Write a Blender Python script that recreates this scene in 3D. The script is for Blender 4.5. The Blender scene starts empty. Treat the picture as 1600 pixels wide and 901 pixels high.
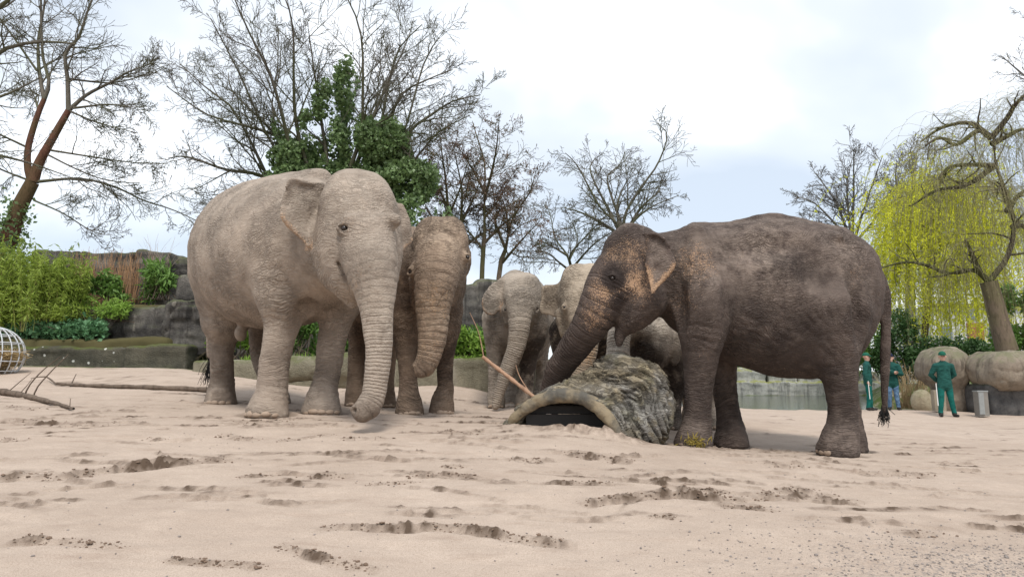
import bpy, bmesh, math, random
import numpy as np
from mathutils import Vector, Matrix
random.seed(7)
RNG = np.random.default_rng(7)
SC = bpy.context.scene
COL = SC.collection
R = math.radians

# ------------------------------------------------------------------ camera
FPX = 1060.0
CAMZ = 0.8
PITCH = math.atan((592.0 - 450.5) / FPX)
cd = bpy.data.cameras.new('camera')
cd.sensor_width = 36.0
cd.lens = 36.0 * FPX / 1600.0
cd.clip_start = 0.05
cd.clip_end = 3000.0
cam = bpy.data.objects.new('camera', cd)
COL.objects.link(cam)
cam.location = (0, 0, CAMZ)
cam.rotation_euler = (R(90) + PITCH, 0, 0)
SC.camera = cam

# ------------------------------------------------------------------ sky, sun, exposure
SUN_EL, SUN_AZ = R(58), R(172)      # high, from behind the camera's left shoulder
w = bpy.data.worlds.new('World')
SC.world = w
w.use_nodes = True
wn = w.node_tree
wn.nodes.clear()
def _wn(t, **k):
    n = wn.nodes.new(t)
    for a, v in k.items():
        setattr(n, a, v)
    return n
_L = wn.links.new
_o = _wn('ShaderNodeOutputWorld')
_bg = _wn('ShaderNodeBackground')
_L(_bg.outputs[0], _o.inputs[0])
_sky = _wn('ShaderNodeTexSky', sky_type='NISHITA', sun_disc=False, sun_elevation=SUN_EL, sun_rotation=SUN_AZ)
_sk = _wn('ShaderNodeVectorMath', operation='SCALE')
_L(_sky.outputs[0], _sk.inputs[0]); _sk.inputs['Scale'].default_value = 0.12
_tc = _wn('ShaderNodeTexCoord')
_sx = _wn('ShaderNodeSeparateXYZ'); _L(_tc.outputs['Generated'], _sx.inputs[0])
_ab = _wn('ShaderNodeMath', operation='ABSOLUTE'); _L(_sx.outputs[2], _ab.inputs[0])
_ad = _wn('ShaderNodeMath', operation='ADD'); _L(_ab.outputs[0], _ad.inputs[0]); _ad.inputs[1].default_value = 0.35
_dx = _wn('ShaderNodeMath', operation='DIVIDE'); _L(_sx.outputs[0], _dx.inputs[0]); _L(_ad.outputs[0], _dx.inputs[1])
_dy = _wn('ShaderNodeMath', operation='DIVIDE'); _L(_sx.outputs[1], _dy.inputs[0]); _L(_ad.outputs[0], _dy.inputs[1])
_cb = _wn('ShaderNodeCombineXYZ'); _L(_dx.outputs[0], _cb.inputs[0]); _L(_dy.outputs[0], _cb.inputs[1]); _cb.inputs[2].default_value = 16.8
_nz = _wn('ShaderNodeTexNoise'); _L(_cb.outputs[0], _nz.inputs['Vector'])
_nz.inputs['Scale'].default_value = 1.05; _nz.inputs['Detail'].default_value = 5; _nz.inputs['Roughness'].default_value = 0.48; _nz.inputs['Distortion'].default_value = 0.25
_rp = _wn('ShaderNodeValToRGB'); _L(_nz.outputs[0], _rp.inputs[0])
_e = _rp.color_ramp.elements
_e[0].position = 0.42; _e[0].color = (0.39, 0.435, 0.49, 1)
_e[1].position = 0.66; _e[1].color = (0.92, 0.92, 0.92, 1)
_m = _e.new(0.53); _m.color = (0.51, 0.54, 0.57, 1)
_mx = _wn('ShaderNodeMix', data_type='RGBA'); _mx.inputs[0].default_value = 0.86
_L(_sk.outputs[0], _mx.inputs[6]); _L(_rp.outputs[0], _mx.inputs[7])
_L(_mx.outputs[2], _bg.inputs[0]); _bg.inputs[1].default_value = 1.0

sd = bpy.data.lights.new('sun', 'SUN')
sd.energy = 1.5
sd.angle = R(14)
sd.color = (1.0, 0.95, 0.88)
sun = bpy.data.objects.new('sun', sd)
COL.objects.link(sun)
_d = Vector((math.sin(SUN_AZ) * math.cos(SUN_EL), math.cos(SUN_AZ) * math.cos(SUN_EL), math.sin(SUN_EL)))
sun.rotation_euler = _d.to_track_quat('Z', 'Y').to_euler()
sun.location = _d * 60

SC.view_settings.view_transform = 'Standard'
SC.view_settings.look = 'None'
SC.view_settings.exposure = 0.98
SC.view_settings.gamma = 1.0
SC.view_settings.use_curve_mapping = False
SC.render.engine = 'CYCLES'
SC.cycles.use_denoising = True
SC.cycles.max_bounces = 6
SC.cycles.transparent_max_bounces = 8
# ------------------------------------------------------------------ helpers: places
_cp, _sp = math.cos(PITCH), math.sin(PITCH)
def at(px, py, Y):
    """the point at distance Y in front of the camera that is seen at a picture position"""
    u, v = (px - 800.0) / FPX, (450.5 - py) / FPX
    dy, dz = _cp - v * _sp, _sp + v * _cp
    t = Y / dy
    return np.array((u * t, Y, CAMZ + dz * t))
def mpp(py, Y):
    v = (450.5 - py) / FPX
    return Y / (_cp - v * _sp) / FPX

# ------------------------------------------------------------------ helpers: noise
def _hash(ix, iy, iz, seed):
    h = (ix.astype(np.int64) * 374761393 + iy.astype(np.int64) * 668265263 + iz.astype(np.int64) * 2147483647 + seed * 974711) & 0xFFFFFFFF
    h = ((h ^ (h >> 13)) * 1274126177) & 0xFFFFFFFF
    h = ((h ^ (h >> 16)) * 2246822519) & 0xFFFFFFFF
    return ((h ^ (h >> 15)) & 0xFFFF).astype(np.float32) / 65535.0
def vnoise(P, seed=0):
    P = np.asarray(P, np.float32)
    I = np.floor(P); F = P - I
    F = F * F * F * (F * (F * 6 - 15) + 10)
    I = I.astype(np.int64)
    x, y, z = I[:, 0], I[:, 1], I[:, 2]
    fx, fy, fz = F[:, 0], F[:, 1], F[:, 2]
    def L(dz):
        a = _hash(x, y, z + dz, seed); b = _hash(x + 1, y, z + dz, seed)
        c = _hash(x, y + 1, z + dz, seed); d = _hash(x + 1, y + 1, z + dz, seed)
        return (a + (b - a) * fx) * (1 - fy) + (c + (d - c) * fx) * fy
    l0 = L(0); l1 = L(1)
    return (l0 + (l1 - l0) * fz) * 2 - 1
def fbm(P, octaves=4, seed=0, gain=0.5):
    P = np.asarray(P, np.float32)
    s = 0.0; a = 1.0; tot = 0.0
    for o in range(octaves):
        s = s + a * vnoise(P * (2.03 ** o), seed + o * 17); tot += a; a *= gain
    return s / tot
def sstep(a, b, x):
    t = np.clip((x - a) / (b - a), 0, 1)
    return t * t * (3 - 2 * t)

# ------------------------------------------------------------------ helpers: objects
def tag(o, label=None, cat=None, group=None, kind=None):
    if label: o['label'] = label
    if cat: o['category'] = cat
    if group: o['group'] = group
    if kind: o['kind'] = kind
    return o
def empty(name, loc, label=None, cat=None, group=None):
    o = bpy.data.objects.new(name, None)
    COL.objects.link(o)
    o.location = [float(v) for v in loc]
    o.empty_display_size = 0.2
    return tag(o, label, cat, group)
def mesh_obj(name, V, F, mat=None, parent=None, smooth=True, origin=None, attrs=None, loops=None):
    """V: n x 3 world points, F: m x 3 or m x 4 indices; child meshes are stored relative to their thing"""
    V = np.asarray(V, np.float64)
    o0 = np.zeros(3)
    if parent is not None:
        p = parent; 
        while p is not None:
            o0 = o0 + np.array(p.location); p = p.parent
    elif origin is not None:
        o0 = np.asarray(origin, float)
    V = V - o0
    me = bpy.data.meshes.new(name)
    F = np.asarray(F, np.int32)
    me.vertices.add(len(V)); me.vertices.foreach_set('co', V.astype(np.float32).ravel())
    k = F.shape[1]
    me.loops.add(F.size); me.loops.foreach_set('vertex_index', F.ravel())
    me.polygons.add(len(F)); me.polygons.foreach_set('loop_start', np.arange(0, F.size, k, dtype=np.int32))
    try: me.polygons.foreach_set('loop_total', np.full(len(F), k, np.int32))
    except Exception: pass
    me.polygons.foreach_set('use_smooth', np.full(len(F), bool(smooth)))
    for an, av in (attrs or {}).items():
        av = np.asarray(av, np.float32)
        if av.ndim == 1:
            a = me.attributes.new(an, 'FLOAT', 'POINT'); a.data.foreach_set('value', av)
        else:
            a = me.attributes.new(an, 'FLOAT_VECTOR', 'POINT'); a.data.foreach_set('vector', av.ravel())
    me.update(calc_edges=True); me.validate()
    if mat is not None: me.materials.append(mat)
    o = bpy.data.objects.new(name, me)
    COL.objects.link(o)
    if parent is not None: o.parent = parent
    else: o.location = o0
    return o
def dup_mesh(src, parent, loc, rot=(0, 0, 0), scale=(1, 1, 1)):
    o = src.copy(); COL.objects.link(o); o.parent = parent
    o.location = loc; o.rotation_euler = rot; o.scale = scale
    return o

# ------------------------------------------------------------------ helpers: materials
class NB:
    def __init__(s, name, rough=0.85, spec=0.3):
        s.m = bpy.data.materials.new(name); s.m.use_nodes = True
        s.t = s.m.node_tree; s.t.nodes.clear()
        s.out = s.t.nodes.new('ShaderNodeOutputMaterial')
        s.b = s.t.nodes.new('ShaderNodeBsdfPrincipled')
        s.t.links.new(s.b.outputs[0], s.out.inputs[0])
        s.b.inputs['Roughness'].default_value = rough
        s.b.inputs['Specular IOR Level'].default_value = spec
        s._tc = None
    def put(s, sock, v):
        if isinstance(v, bpy.types.NodeSocket): s.t.links.new(v, sock)
        elif isinstance(v, (tuple, list)):
            sock.default_value = tuple(v) + ((1.0,) if len(v) == 3 and sock.type == 'RGBA' else ())
        elif v is not None: sock.default_value = v
    def n(s, t, ins=None, **p):
        x = s.t.nodes.new(t)
        for a, v in p.items(): setattr(x, a, v)
        for k, v in (ins or {}).items(): s.put(x.inputs[k], v)
        return x
    def obj(s):
        if s._tc is None: s._tc = s.n('ShaderNodeTexCoord')
        return s._tc.outputs['Object']
    def pos(s): return s.n('ShaderNodeNewGeometry').outputs['Position']
    def scale(s, v, sc): return s.n('ShaderNodeVectorMath', {0: v, 1: sc}, operation='MULTIPLY').outputs[0]
    def vadd(s, a, b): return s.n('ShaderNodeVectorMath', {0: a, 1: b}, operation='ADD').outputs[0]
    def noise(s, v, sc, det=3, ro=0.5, dist=0.0, col=False):
        x = s.n('ShaderNodeTexNoise', {'Vector': v, 'Scale': sc, 'Detail': det, 'Roughness': ro, 'Distortion': dist})
        return x.outputs[1 if col else 0]
    def vor(s, v, sc, feat='DISTANCE_TO_EDGE', rnd=1.0):
        x = s.n('ShaderNodeTexVoronoi', {'Vector': v, 'Scale': sc, 'Randomness': rnd}, feature=feat)
        return x.outputs[0]
    def m_(s, op, a, b=None, c=None, clamp=False):
        return s.n('ShaderNodeMath', {0: a, 1: b, 2: c}, operation=op, use_clamp=clamp).outputs[0]
    def map(s, v, a, b, c=0.0, d=1.0):
        return s.n('ShaderNodeMapRange', {0: v, 1: a, 2: b, 3: c, 4: d}, interpolation_type='SMOOTHSTEP').outputs[0]
    def mix(s, f, a, b, mode='MIX'):
        x = s.n('ShaderNodeMix', {0: f, 6: a, 7: b}, data_type='RGBA', blend_type=mode)
        return x.outputs[2]
    def fmix(s, f, a, b):
        return s.n('ShaderNodeMix', {0: f, 2: a, 3: b}, data_type='FLOAT').outputs[0]
    def ramp(s, f, stops):
        x = s.n('ShaderNodeValToRGB', {0: f})
        e = x.color_ramp.elements
        while len(e) < len(stops): e.new(0.5)
        for i, (p, c) in enumerate(stops):
            e[i].position = p; e[i].color = tuple(c) + (1,)
        return x.outputs[0]
    def attr(s, name):
        return s.n('ShaderNodeAttribute', attribute_name=name)
    def rnd(s):
        return s.n('ShaderNodeObjectInfo').outputs['Random']
    def col(s, c): s.put(s.b.inputs['Base Color'], c); return s
    def rough(s, c): s.put(s.b.inputs['Roughness'], c); return s
    def bump(s, h, st=0.5, dist=0.02):
        x = s.n('ShaderNodeBump', {'Height': h, 'Strength': st, 'Distance': dist})
        s.t.links.new(x.outputs[0], s.b.inputs['Normal']); return s
    def transl(s, c, f=0.3):
        tr = s.n('ShaderNodeBsdfTranslucent', {0: c})
        mx = s.n('ShaderNodeMixShader', {0: f, 1: s.b.outputs[0], 2: tr.outputs[0]})
        s.t.links.new(mx.outputs[0], s.out.inputs[0]); return s
def plain(name, c, rough=0.8, spec=0.3, var=0.25, sc=6.0, bump=0.0):
    b = NB(name, rough, spec)
    n = b.noise(b.obj(), sc, 4, 0.6)
    b.col(b.mix(n, tuple(x * (1 - var) for x in c), tuple(min(1, x * (1 + var)) for x in c)))
    if bump: b.bump(b.noise(b.obj(), sc * 6, 4, 0.6), 0.5, bump)
    return b.m

# ------------------------------------------------------------------ helpers: distance-field sculpting
class Sculpt:
    def __init__(s, lo, hi, h):
        s.h = h; s.lo = np.asarray(lo, np.float32)
        s.n = np.ceil((np.asarray(hi) - s.lo) / h).astype(int) + 1
        s.D = np.full(s.n, 0.6, np.float32)
        s.ax = [s.lo[i] + h * np.arange(s.n[i], dtype=np.float32) for i in range(3)]
    def region(s, lo, hi):
        a = np.clip(np.floor((np.asarray(lo) - s.lo) / s.h).astype(int), 0, s.n)
        b = np.clip(np.ceil((np.asarray(hi) - s.lo) / s.h).astype(int) + 1, 0, s.n)
        sl = tuple(slice(int(a[i]), int(b[i])) for i in range(3))
        X = s.ax[0][sl[0]][:, None, None]; Y = s.ax[1][sl[1]][None, :, None]; Z = s.ax[2][sl[2]][None, None, :]
        return sl, X, Y, Z
    def blend(s, sl, d, k, op='add'):
        A = s.D[sl]
        if A.size == 0: return
        if op == 'add':
            if k <= 0: s.D[sl] = np.minimum(A, d); return
            hh = np.clip(0.5 + 0.5 * (A - d) / k, 0, 1)
            s.D[sl] = A + (d - A) * hh - k * hh * (1 - hh)
        else:
            d = -d
            if k <= 0: s.D[sl] = np.maximum(A, d); return
            hh = np.clip(0.5 - 0.5 * (A - d) / k, 0, 1)
            s.D[sl] = A + (d - A) * hh + k * hh * (1 - hh)
    def chain(s, pts, rad, k=0.05, w=None, sq=1.0, op='add'):
        pts = np.asarray(pts, np.float32); rad = np.asarray(rad, np.float32)
        m = float(rad.max()) * max(1, sq) + k + 3 * s.h
        sl, X, Y, Z = s.region(pts.min(0) - m, pts.max(0) + m)
        best = None
        f = (1.0 / sq - 1.0)
        for i in range(len(pts) - 1):
            a = pts[i]; ba = pts[i + 1] - pts[i]
            px, py, pz = X - a[0], Y - a[1], Z - a[2]
            if w is not None and sq != 1.0:
                dw = px * w[0] + py * w[1] + pz * w[2]
                px = px + w[0] * dw * f; py = py + w[1] * dw * f; pz = pz + w[2] * dw * f
                ba = ba + np.asarray(w, np.float32) * float(np.dot(ba, w)) * f
            t = np.clip((px * ba[0] + py * ba[1] + pz * ba[2]) / max(1e-9, float(ba @ ba)), 0, 1)
            d = np.sqrt((px - t * ba[0]) ** 2 + (py - t * ba[1]) ** 2 + (pz - t * ba[2]) ** 2) - (rad[i] + (rad[i + 1] - rad[i]) * t)
            best = d if best is None else np.minimum(best, d)
        if w is not None: best = best * min(1.0, sq)
        s.blend(sl, best, k, op)
    def ell(s, c, r, k=0.05, rot=None, op='add'):
        c = np.asarray(c, np.float32); r = np.asarray(r, np.float32)
        m = float(r.max()) + k + 3 * s.h
        sl, X, Y, Z = s.region(c - m, c + m)
        px, py, pz = X - c[0], Y - c[1], Z - c[2]
        if rot is not None:
            M = np.asarray(rot, np.float32)   # rows: local axes
            px, py, pz = (M[0, 0] * px + M[0, 1] * py + M[0, 2] * pz, M[1, 0] * px + M[1, 1] * py + M[1, 2] * pz, M[2, 0] * px + M[2, 1] * py + M[2, 2] * pz)
        k0 = np.sqrt((px / r[0]) ** 2 + (py / r[1]) ** 2 + (pz / r[2]) ** 2)
        k1 = np.sqrt((px / r[0] ** 2) ** 2 + (py / r[1] ** 2) ** 2 + (pz / r[2] ** 2) ** 2)
        d = k0 * (k0 - 1) / np.maximum(k1, 1e-6)
        s.blend(sl, d, k, op)
    def box(s, c, r, rnd=0.05, k=0.05, rot=None, op='add'):
        c = np.asarray(c, np.float32); r = np.asarray(r, np.float32)
        m = float(np.linalg.norm(r)) + k + 3 * s.h
        sl, X, Y, Z = s.region(c - m, c + m)
        px, py, pz = X - c[0], Y - c[1], Z - c[2]
        if rot is not None:
            M = np.asarray(rot, np.float32)
            px, py, pz = (M[0, 0] * px + M[0, 1] * py + M[0, 2] * pz, M[1, 0] * px + M[1, 1] * py + M[1, 2] * pz, M[2, 0] * px + M[2, 1] * py + M[2, 2] * pz)
        qx, qy, qz = np.abs(px) - r[0] + rnd, np.abs(py) - r[1] + rnd, np.abs(pz) - r[2] + rnd
        d = np.sqrt(np.maximum(qx, 0) ** 2 + np.maximum(qy, 0) ** 2 + np.maximum(qz, 0) ** 2) + np.minimum(np.maximum(qx, np.maximum(qy, qz)), 0) - rnd
        s.blend(sl, d, k, op)
    def slab(s, pts, th=0.018, k=0.02, bend=0.0, fold=0.0):
        """a flap: polygon in its best plane, given thickness and curvature"""
        pts = np.asarray(pts, np.float32)
        c = pts.mean(0)
        U, S, Vt = np.linalg.svd(pts - c)
        e0, e1, nn = Vt[0], Vt[1], Vt[2]
        if nn[1] > 0: nn = -nn
        q = np.stack([(pts - c) @ e0, (pts - c) @ e1], 1)
        m = th + k + 3 * s.h + abs(bend) + abs(fold)
        sl, X, Y, Z = s.region(pts.min(0) - m, pts.max(0) + m)
        px, py, pz = X - c[0], Y - c[1], Z - c[2]
        u = px * e0[0] + py * e0[1] + pz * e0[2]
        v = px * e1[0] + py * e1[1] + pz * e1[2]
        n = px * nn[0] + py * nn[1] + pz * nn[2]
        ext = np.abs(q).max()
        n = n - bend * ((u / ext) ** 2 + (v / ext) ** 2 - 0.5) - 0.012 * np.sin(u * 17 + 1.0) * np.cos(v * 13)
        d = None; sg = None
        N = len(q)
        for i in range(N):
            a = q[i]; b = q[(i + 1) % N]; e = b - a
            wu, wv = u - a[0], v - a[1]
            t = np.clip((wu * e[0] + wv * e[1]) / float(e @ e), 0, 1)
            dd = (wu - e[0] * t) ** 2 + (wv - e[1] * t) ** 2
            d = dd if d is None else np.minimum(d, dd)
            c1 = v >= a[1]; c2 = v < b[1]; c3 = (e[0] * wv) > (e[1] * wu)
            fl = (c1 & c2 & c3) | (~c1 & ~c2 & ~c3)
            sg = fl if sg is None else sg ^ fl
        d = np.sqrt(d) * np.where(sg, -1, 1)
        tt = th * (1.0 + 0.5 * np.clip(-d / 0.15, 0, 1))
        g = np.abs(n) - tt
        dd = d + 0.01
        D = np.minimum(np.maximum(dd, g), 0) + np.sqrt(np.maximum(dd, 0) ** 2 + np.maximum(g, 0) ** 2) - 0.006
        s.blend(sl, D.astype(np.float32), k)
        return c, np.stack([e0, e1, nn]), q
    def mesh(s, smooth=1):
        D = s.D; n = np.array(D.shape)
        S = D < 0
        cnt = np.zeros(n - 1, np.int8)
        cor = [(i, j, k) for i in (0, 1) for j in (0, 1) for k in (0, 1)]
        for (i, j, k) in cor:
            cnt += S[i:n[0] - 1 + i, j:n[1] - 1 + j, k:n[2] - 1 + k]
        act = (cnt > 0) & (cnt < 8)
        I = np.argwhere(act)
        vid = np.full(n - 1, -1, np.int32); vid[act] = np.arange(len(I))
        P = np.zeros((len(I), 3), np.float64); C = np.zeros(len(I))
        dv = {c: D[I[:, 0] + c[0], I[:, 1] + c[1], I[:, 2] + c[2]] for c in cor}
        for a in cor:
            for ax in range(3):
                if a[ax] == 0:
                    b = list(a); b[ax] = 1; b = tuple(b)
                    x, y = dv[a], dv[b]
                    cr = (x < 0) != (y < 0)
                    t = np.where(cr, x / np.where(cr, x - y, 1), 0)
                    p = np.array(a, float)[None, :].repeat(len(I), 0); p[:, ax] += t
                    P[cr] += p[cr]; C += cr
        P = P / C[:, None]
        V = s.lo + (I + P) * s.h
        Fs = []
        for ax in range(3):
            b, c = (ax + 1) % 3, (ax + 2) % 3
            sa = [slice(None)] * 3; sb = [slice(None)] * 3
            sa[ax] = slice(0, n[ax] - 1); sb[ax] = slice(1, n[ax])
            ch = S[tuple(sa)] != S[tuple(sb)]
            E = np.argwhere(ch)
            ok = (E[:, b] > 0) & (E[:, c] > 0) & (E[:, b] < n[b] - 1) & (E[:, c] < n[c] - 1)
            E = E[ok]
            if not len(E): continue
            def vi(db, dc):
                q = E.copy(); q[:, b] += db; q[:, c] += dc
                return vid[q[:, 0], q[:, 1], q[:, 2]]
            Q = np.stack([vi(-1, -1), vi(0, -1), vi(0, 0), vi(-1, 0)], 1)
            ins = S[E[:, 0], E[:, 1], E[:, 2]]
            Q[~ins] = Q[~ins][:, ::-1]
            Fs.append(Q)
        F = np.concatenate(Fs)
        for _ in range(smooth): V = relax(V, F, 0.5)
        return V, F
def relax(V, F, f=0.5):
    A = np.zeros_like(V); C = np.zeros(len(V))
    for i in range(F.shape[1]):
        a, b = F[:, i], F[:, (i + 1) % F.shape[1]]
        for ax in range(3):
            A[:, ax] += np.bincount(a, V[b, ax], len(V)) + np.bincount(b, V[a, ax], len(V))
        C += np.bincount(a, minlength=len(V)) + np.bincount(b, minlength=len(V))
    return V + f * (A / np.maximum(C, 1)[:, None] - V)
def vnormals(V, F):
    a, b, c = V[F[:, 0]], V[F[:, 1]], V[F[:, 2]]
    fn = np.cross(b - a, c - a)
    if F.shape[1] == 4: fn = fn + np.cross(c - a, V[F[:, 3]] - a)
    N = np.zeros_like(V)
    for i in range(F.shape[1]):
        for ax in range(3): N[:, ax] += np.bincount(F[:, i], fn[:, ax], len(V))
    return N / np.maximum(np.linalg.norm(N, axis=1), 1e-9)[:, None]
def catmull(P, n):
    P = np.asarray(P, float)
    if len(P) < 3:
        t = np.linspace(0, 1, n)[:, None]; return P[0] + (P[-1] - P[0]) * t
    Q = np.vstack([2 * P[0] - P[1], P, 2 * P[-1] - P[-2]])
    seg = np.linalg.norm(np.diff(P[:, :3], axis=0), axis=1) + 1e-6
    cum = np.concatenate([[0], np.cumsum(seg)]); cum /= cum[-1]
    out = []
    for u in np.linspace(0, 1, n):
        i = min(len(P) - 2, int(np.searchsorted(cum, u, 'right')) - 1); i = max(i, 0)
        t = (u - cum[i]) / (cum[i + 1] - cum[i])
        p0, p1, p2, p3 = Q[i], Q[i + 1], Q[i + 2], Q[i + 3]
        out.append(0.5 * (2 * p1 + (p2 - p0) * t + (2 * p0 - 5 * p1 + 4 * p2 - p3) * t * t + (3 * p1 - p0 - 3 * p2 + p3) * t ** 3))
    return np.array(out)
def tubes(P, Rr, sides=4):
    """P: B x n x 3 polylines, Rr: B x n radii -> vertices, quads"""
    P = np.asarray(P, float); Rr = np.asarray(Rr, float)
    B, n, _ = P.shape
    T = np.gradient(P, axis=1)
    T /= np.maximum(np.linalg.norm(T, axis=2, keepdims=True), 1e-9)
    ref = np.where(np.abs(T[:, :1, 2:3]) > 0.8, np.array([1.0, 0, 0]), np.array([0, 0, 1.0]))
    ref = np.broadcast_to(ref, T.shape)
    A = np.cross(T, ref); A /= np.maximum(np.linalg.norm(A, axis=2, keepdims=True), 1e-9)
    Bn = np.cross(T, A)
    an = np.arange(sides) * 2 * math.pi / sides
    V = P[:, :, None] + Rr[:, :, None, None] * (A[:, :, None] * np.cos(an)[None, None, :, None] + Bn[:, :, None] * np.sin(an)[None, None, :, None])
    base = (np.arange(B) * n * sides)[:, None, None]
    i = (np.arange(n - 1) * sides)[None, :, None]; j = np.arange(sides)[None, None, :]; j2 = (j + 1) % sides
    F = np.stack([base + i + j, base + i + j2, base + i + sides + j2, base + i + sides + j], -1).reshape(-1, 4)
    return V.reshape(-1, 3), F
def joinm(parts):
    Vs, Fs, o = [], [], 0
    for V, F in parts:
        Vs.append(V); Fs.append(F + o); o += len(V)
    return np.concatenate(Vs), np.concatenate(Fs)
# ------------------------------------------------------------------ elephants
def skin(name, base, dust, pigc, darkc, wr=1.0, ws=1.0):
    b = NB(name, 0.88, 0.22)
    o = b.obj()
    pa = b.n('ShaderNodeSeparateXYZ', {0: b.attr('pa').outputs['Vector']})
    pb = b.n('ShaderNodeSeparateXYZ', {0: b.attr('pb').outputs['Vector']})
    ts, tw, lw = pa.outputs
    pig, dst, drk = pb.outputs
    pig = b.m_('MULTIPLY', pig, b.m_('SUBTRACT', 1.0, b.m_('MULTIPLY', drk, 0.55, clamp=True)))
    warp = b.vadd(b.scale(b.noise(o, 4.0, 2, 0.5, col=True), (0.12, 0.12, 0.12)), b.scale(b.noise(o, 1.3, 1, 0.5, col=True), (0.45, 0.45, 0.45)))
    ow = b.vadd(o, warp)
    big = b.noise(o, 2.2, 5, 0.6)
    med = b.noise(o, 11.0, 4, 0.6)
    # crackled hide: two families of crossing wrinkles and a fine cell pattern
    w1 = b.noise(b.scale(ow, (8 * ws, 8 * ws, 34 * ws)), 1.0, 2, 0.45)
    w2 = b.noise(b.scale(ow, (26 * ws, 26 * ws, 8 * ws)), 1.0, 2, 0.45)
    w1r = b.m_('ABSOLUTE', b.m_('SUBTRACT', w1, 0.5)); w2r = b.m_('ABSOLUTE', b.m_('SUBTRACT', w2, 0.5))
    body_h = b.m_('MINIMUM', b.map(w1r, 0.0, 0.10), b.map(w2r, 0.0, 0.08, 0.5, 1.0))
    lg = b.noise(b.scale(ow, (6, 6, 46)), 1.0, 2, 0.45)
    leg_h = b.map(b.m_('ABSOLUTE', b.m_('SUBTRACT', lg, 0.5)), 0.0, 0.11)
    vr = b.map(b.vor(ow, 34.0), 0.0, 0.25)
    hide = b.fmix(b.m_('MULTIPLY', lw, 0.8), body_h, leg_h)
    hide = b.m_('ADD', b.m_('MULTIPLY', hide, 0.82), b.m_('MULTIPLY', vr, 0.18))
    ph = b.m_('ADD', b.m_('MULTIPLY', ts, 6.2832 / 0.034), b.m_('MULTIPLY', b.noise(o, 7.0, 2), 7.0))
    ring = b.m_('POWER', b.m_('ABSOLUTE', b.m_('SINE', b.m_('MULTIPLY', ph, 0.5))), 0.45)
    ring = b.m_('ADD', b.m_('MULTIPLY', ring, 0.8), b.m_('MULTIPLY', vr, 0.2))
    hide = b.m_('SUBTRACT', 1.0, b.m_('MULTIPLY', b.m_('SUBTRACT', 1.0, hide), b.map(b.noise(b.vadd(o, (7.0, 3.0, 1.0)), 2.0, 3, 0.6), 0.36, 0.64, 0.25, 1.15)))
    h = b.fmix(tw, hide, ring)
    c = b.mix(b.map(big, 0.3, 0.7), tuple(x * 0.74 for x in base), tuple(x * 1.22 for x in base))
    c = b.mix(b.m_('MULTIPLY', b.map(med, 0.45, 0.75), 0.22), c, dust)
    dn = b.m_('MULTIPLY', dst, b.map(b.noise(o, 9.0, 5, 0.7), 0.3, 0.62), clamp=True)
    c = b.mix(dn, c, dust)
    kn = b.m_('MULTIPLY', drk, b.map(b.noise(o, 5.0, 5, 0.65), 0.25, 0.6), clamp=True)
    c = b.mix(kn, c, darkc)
    fr = b.noise(o, 85.0, 3, 0.75); f2 = b.noise(o, 16.0, 4, 0.65)
    th = b.m_('SUBTRACT', b.m_('ADD', b.m_('MULTIPLY', fr, 0.72), b.m_('MULTIPLY', f2, 0.28)), b.m_('SUBTRACT', 0.70, b.m_('MULTIPLY', pig, 0.28)))
    c = b.mix(b.m_('MULTIPLY', b.map(th, 0.0, 0.12), 0.9), c, pigc)
    c = b.mix(b.m_('MULTIPLY', b.m_('SUBTRACT', 1.0, h), 0.5 * wr), c, tuple(x * 0.34 for x in base))
    b.col(c)
    hh = b.m_('ADD', h, b.m_('MULTIPLY', b.noise(o, 120.0, 3, 0.6), 0.25))
    b.bump(hh, 1.0 * wr, 0.02)
    return b.m

NAIL = plain('toenail_horn', (0.33, 0.245, 0.18), 0.6, 0.4, 0.3, 20)
EYE = plain('eye_dark', (0.02, 0.013, 0.01), 0.12, 0.6, 0.2, 10)
HAIR = plain('tail_hair_black', (0.012, 0.01, 0.01), 0.6, 0.3, 0.2, 10)
def nail_mesh():
    bm = bmesh.new()
    bmesh.ops.create_uvsphere(bm, u_segments=12, v_segments=8, radius=1.0)
    for v in bm.verts:
        if v.co.z < 0: v.co.z *= 0.75
        v.co.x *= 0.55
    for f in bm.faces: f.smooth = True
    me = bpy.data.meshes.new('toenail'); bm.to_mesh(me); bm.free(); me.materials.append(NAIL)
    return me
NAILME = nail_mesh()
def ball_mesh(name, mat, u=16, v=10):
    bm = bmesh.new(); bmesh.ops.create_uvsphere(bm, u_segments=u, v_segments=v, radius=1.0)
    for f in bm.faces: f.smooth = True
    me = bpy.data.meshes.new(name); bm.to_mesh(me); bm.free(); me.materials.append(mat)
    return me
EYEME = ball_mesh('eye', EYE)
FEET = []      # (x, y, z, r) of every foot, the ground is trodden to meet them

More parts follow.
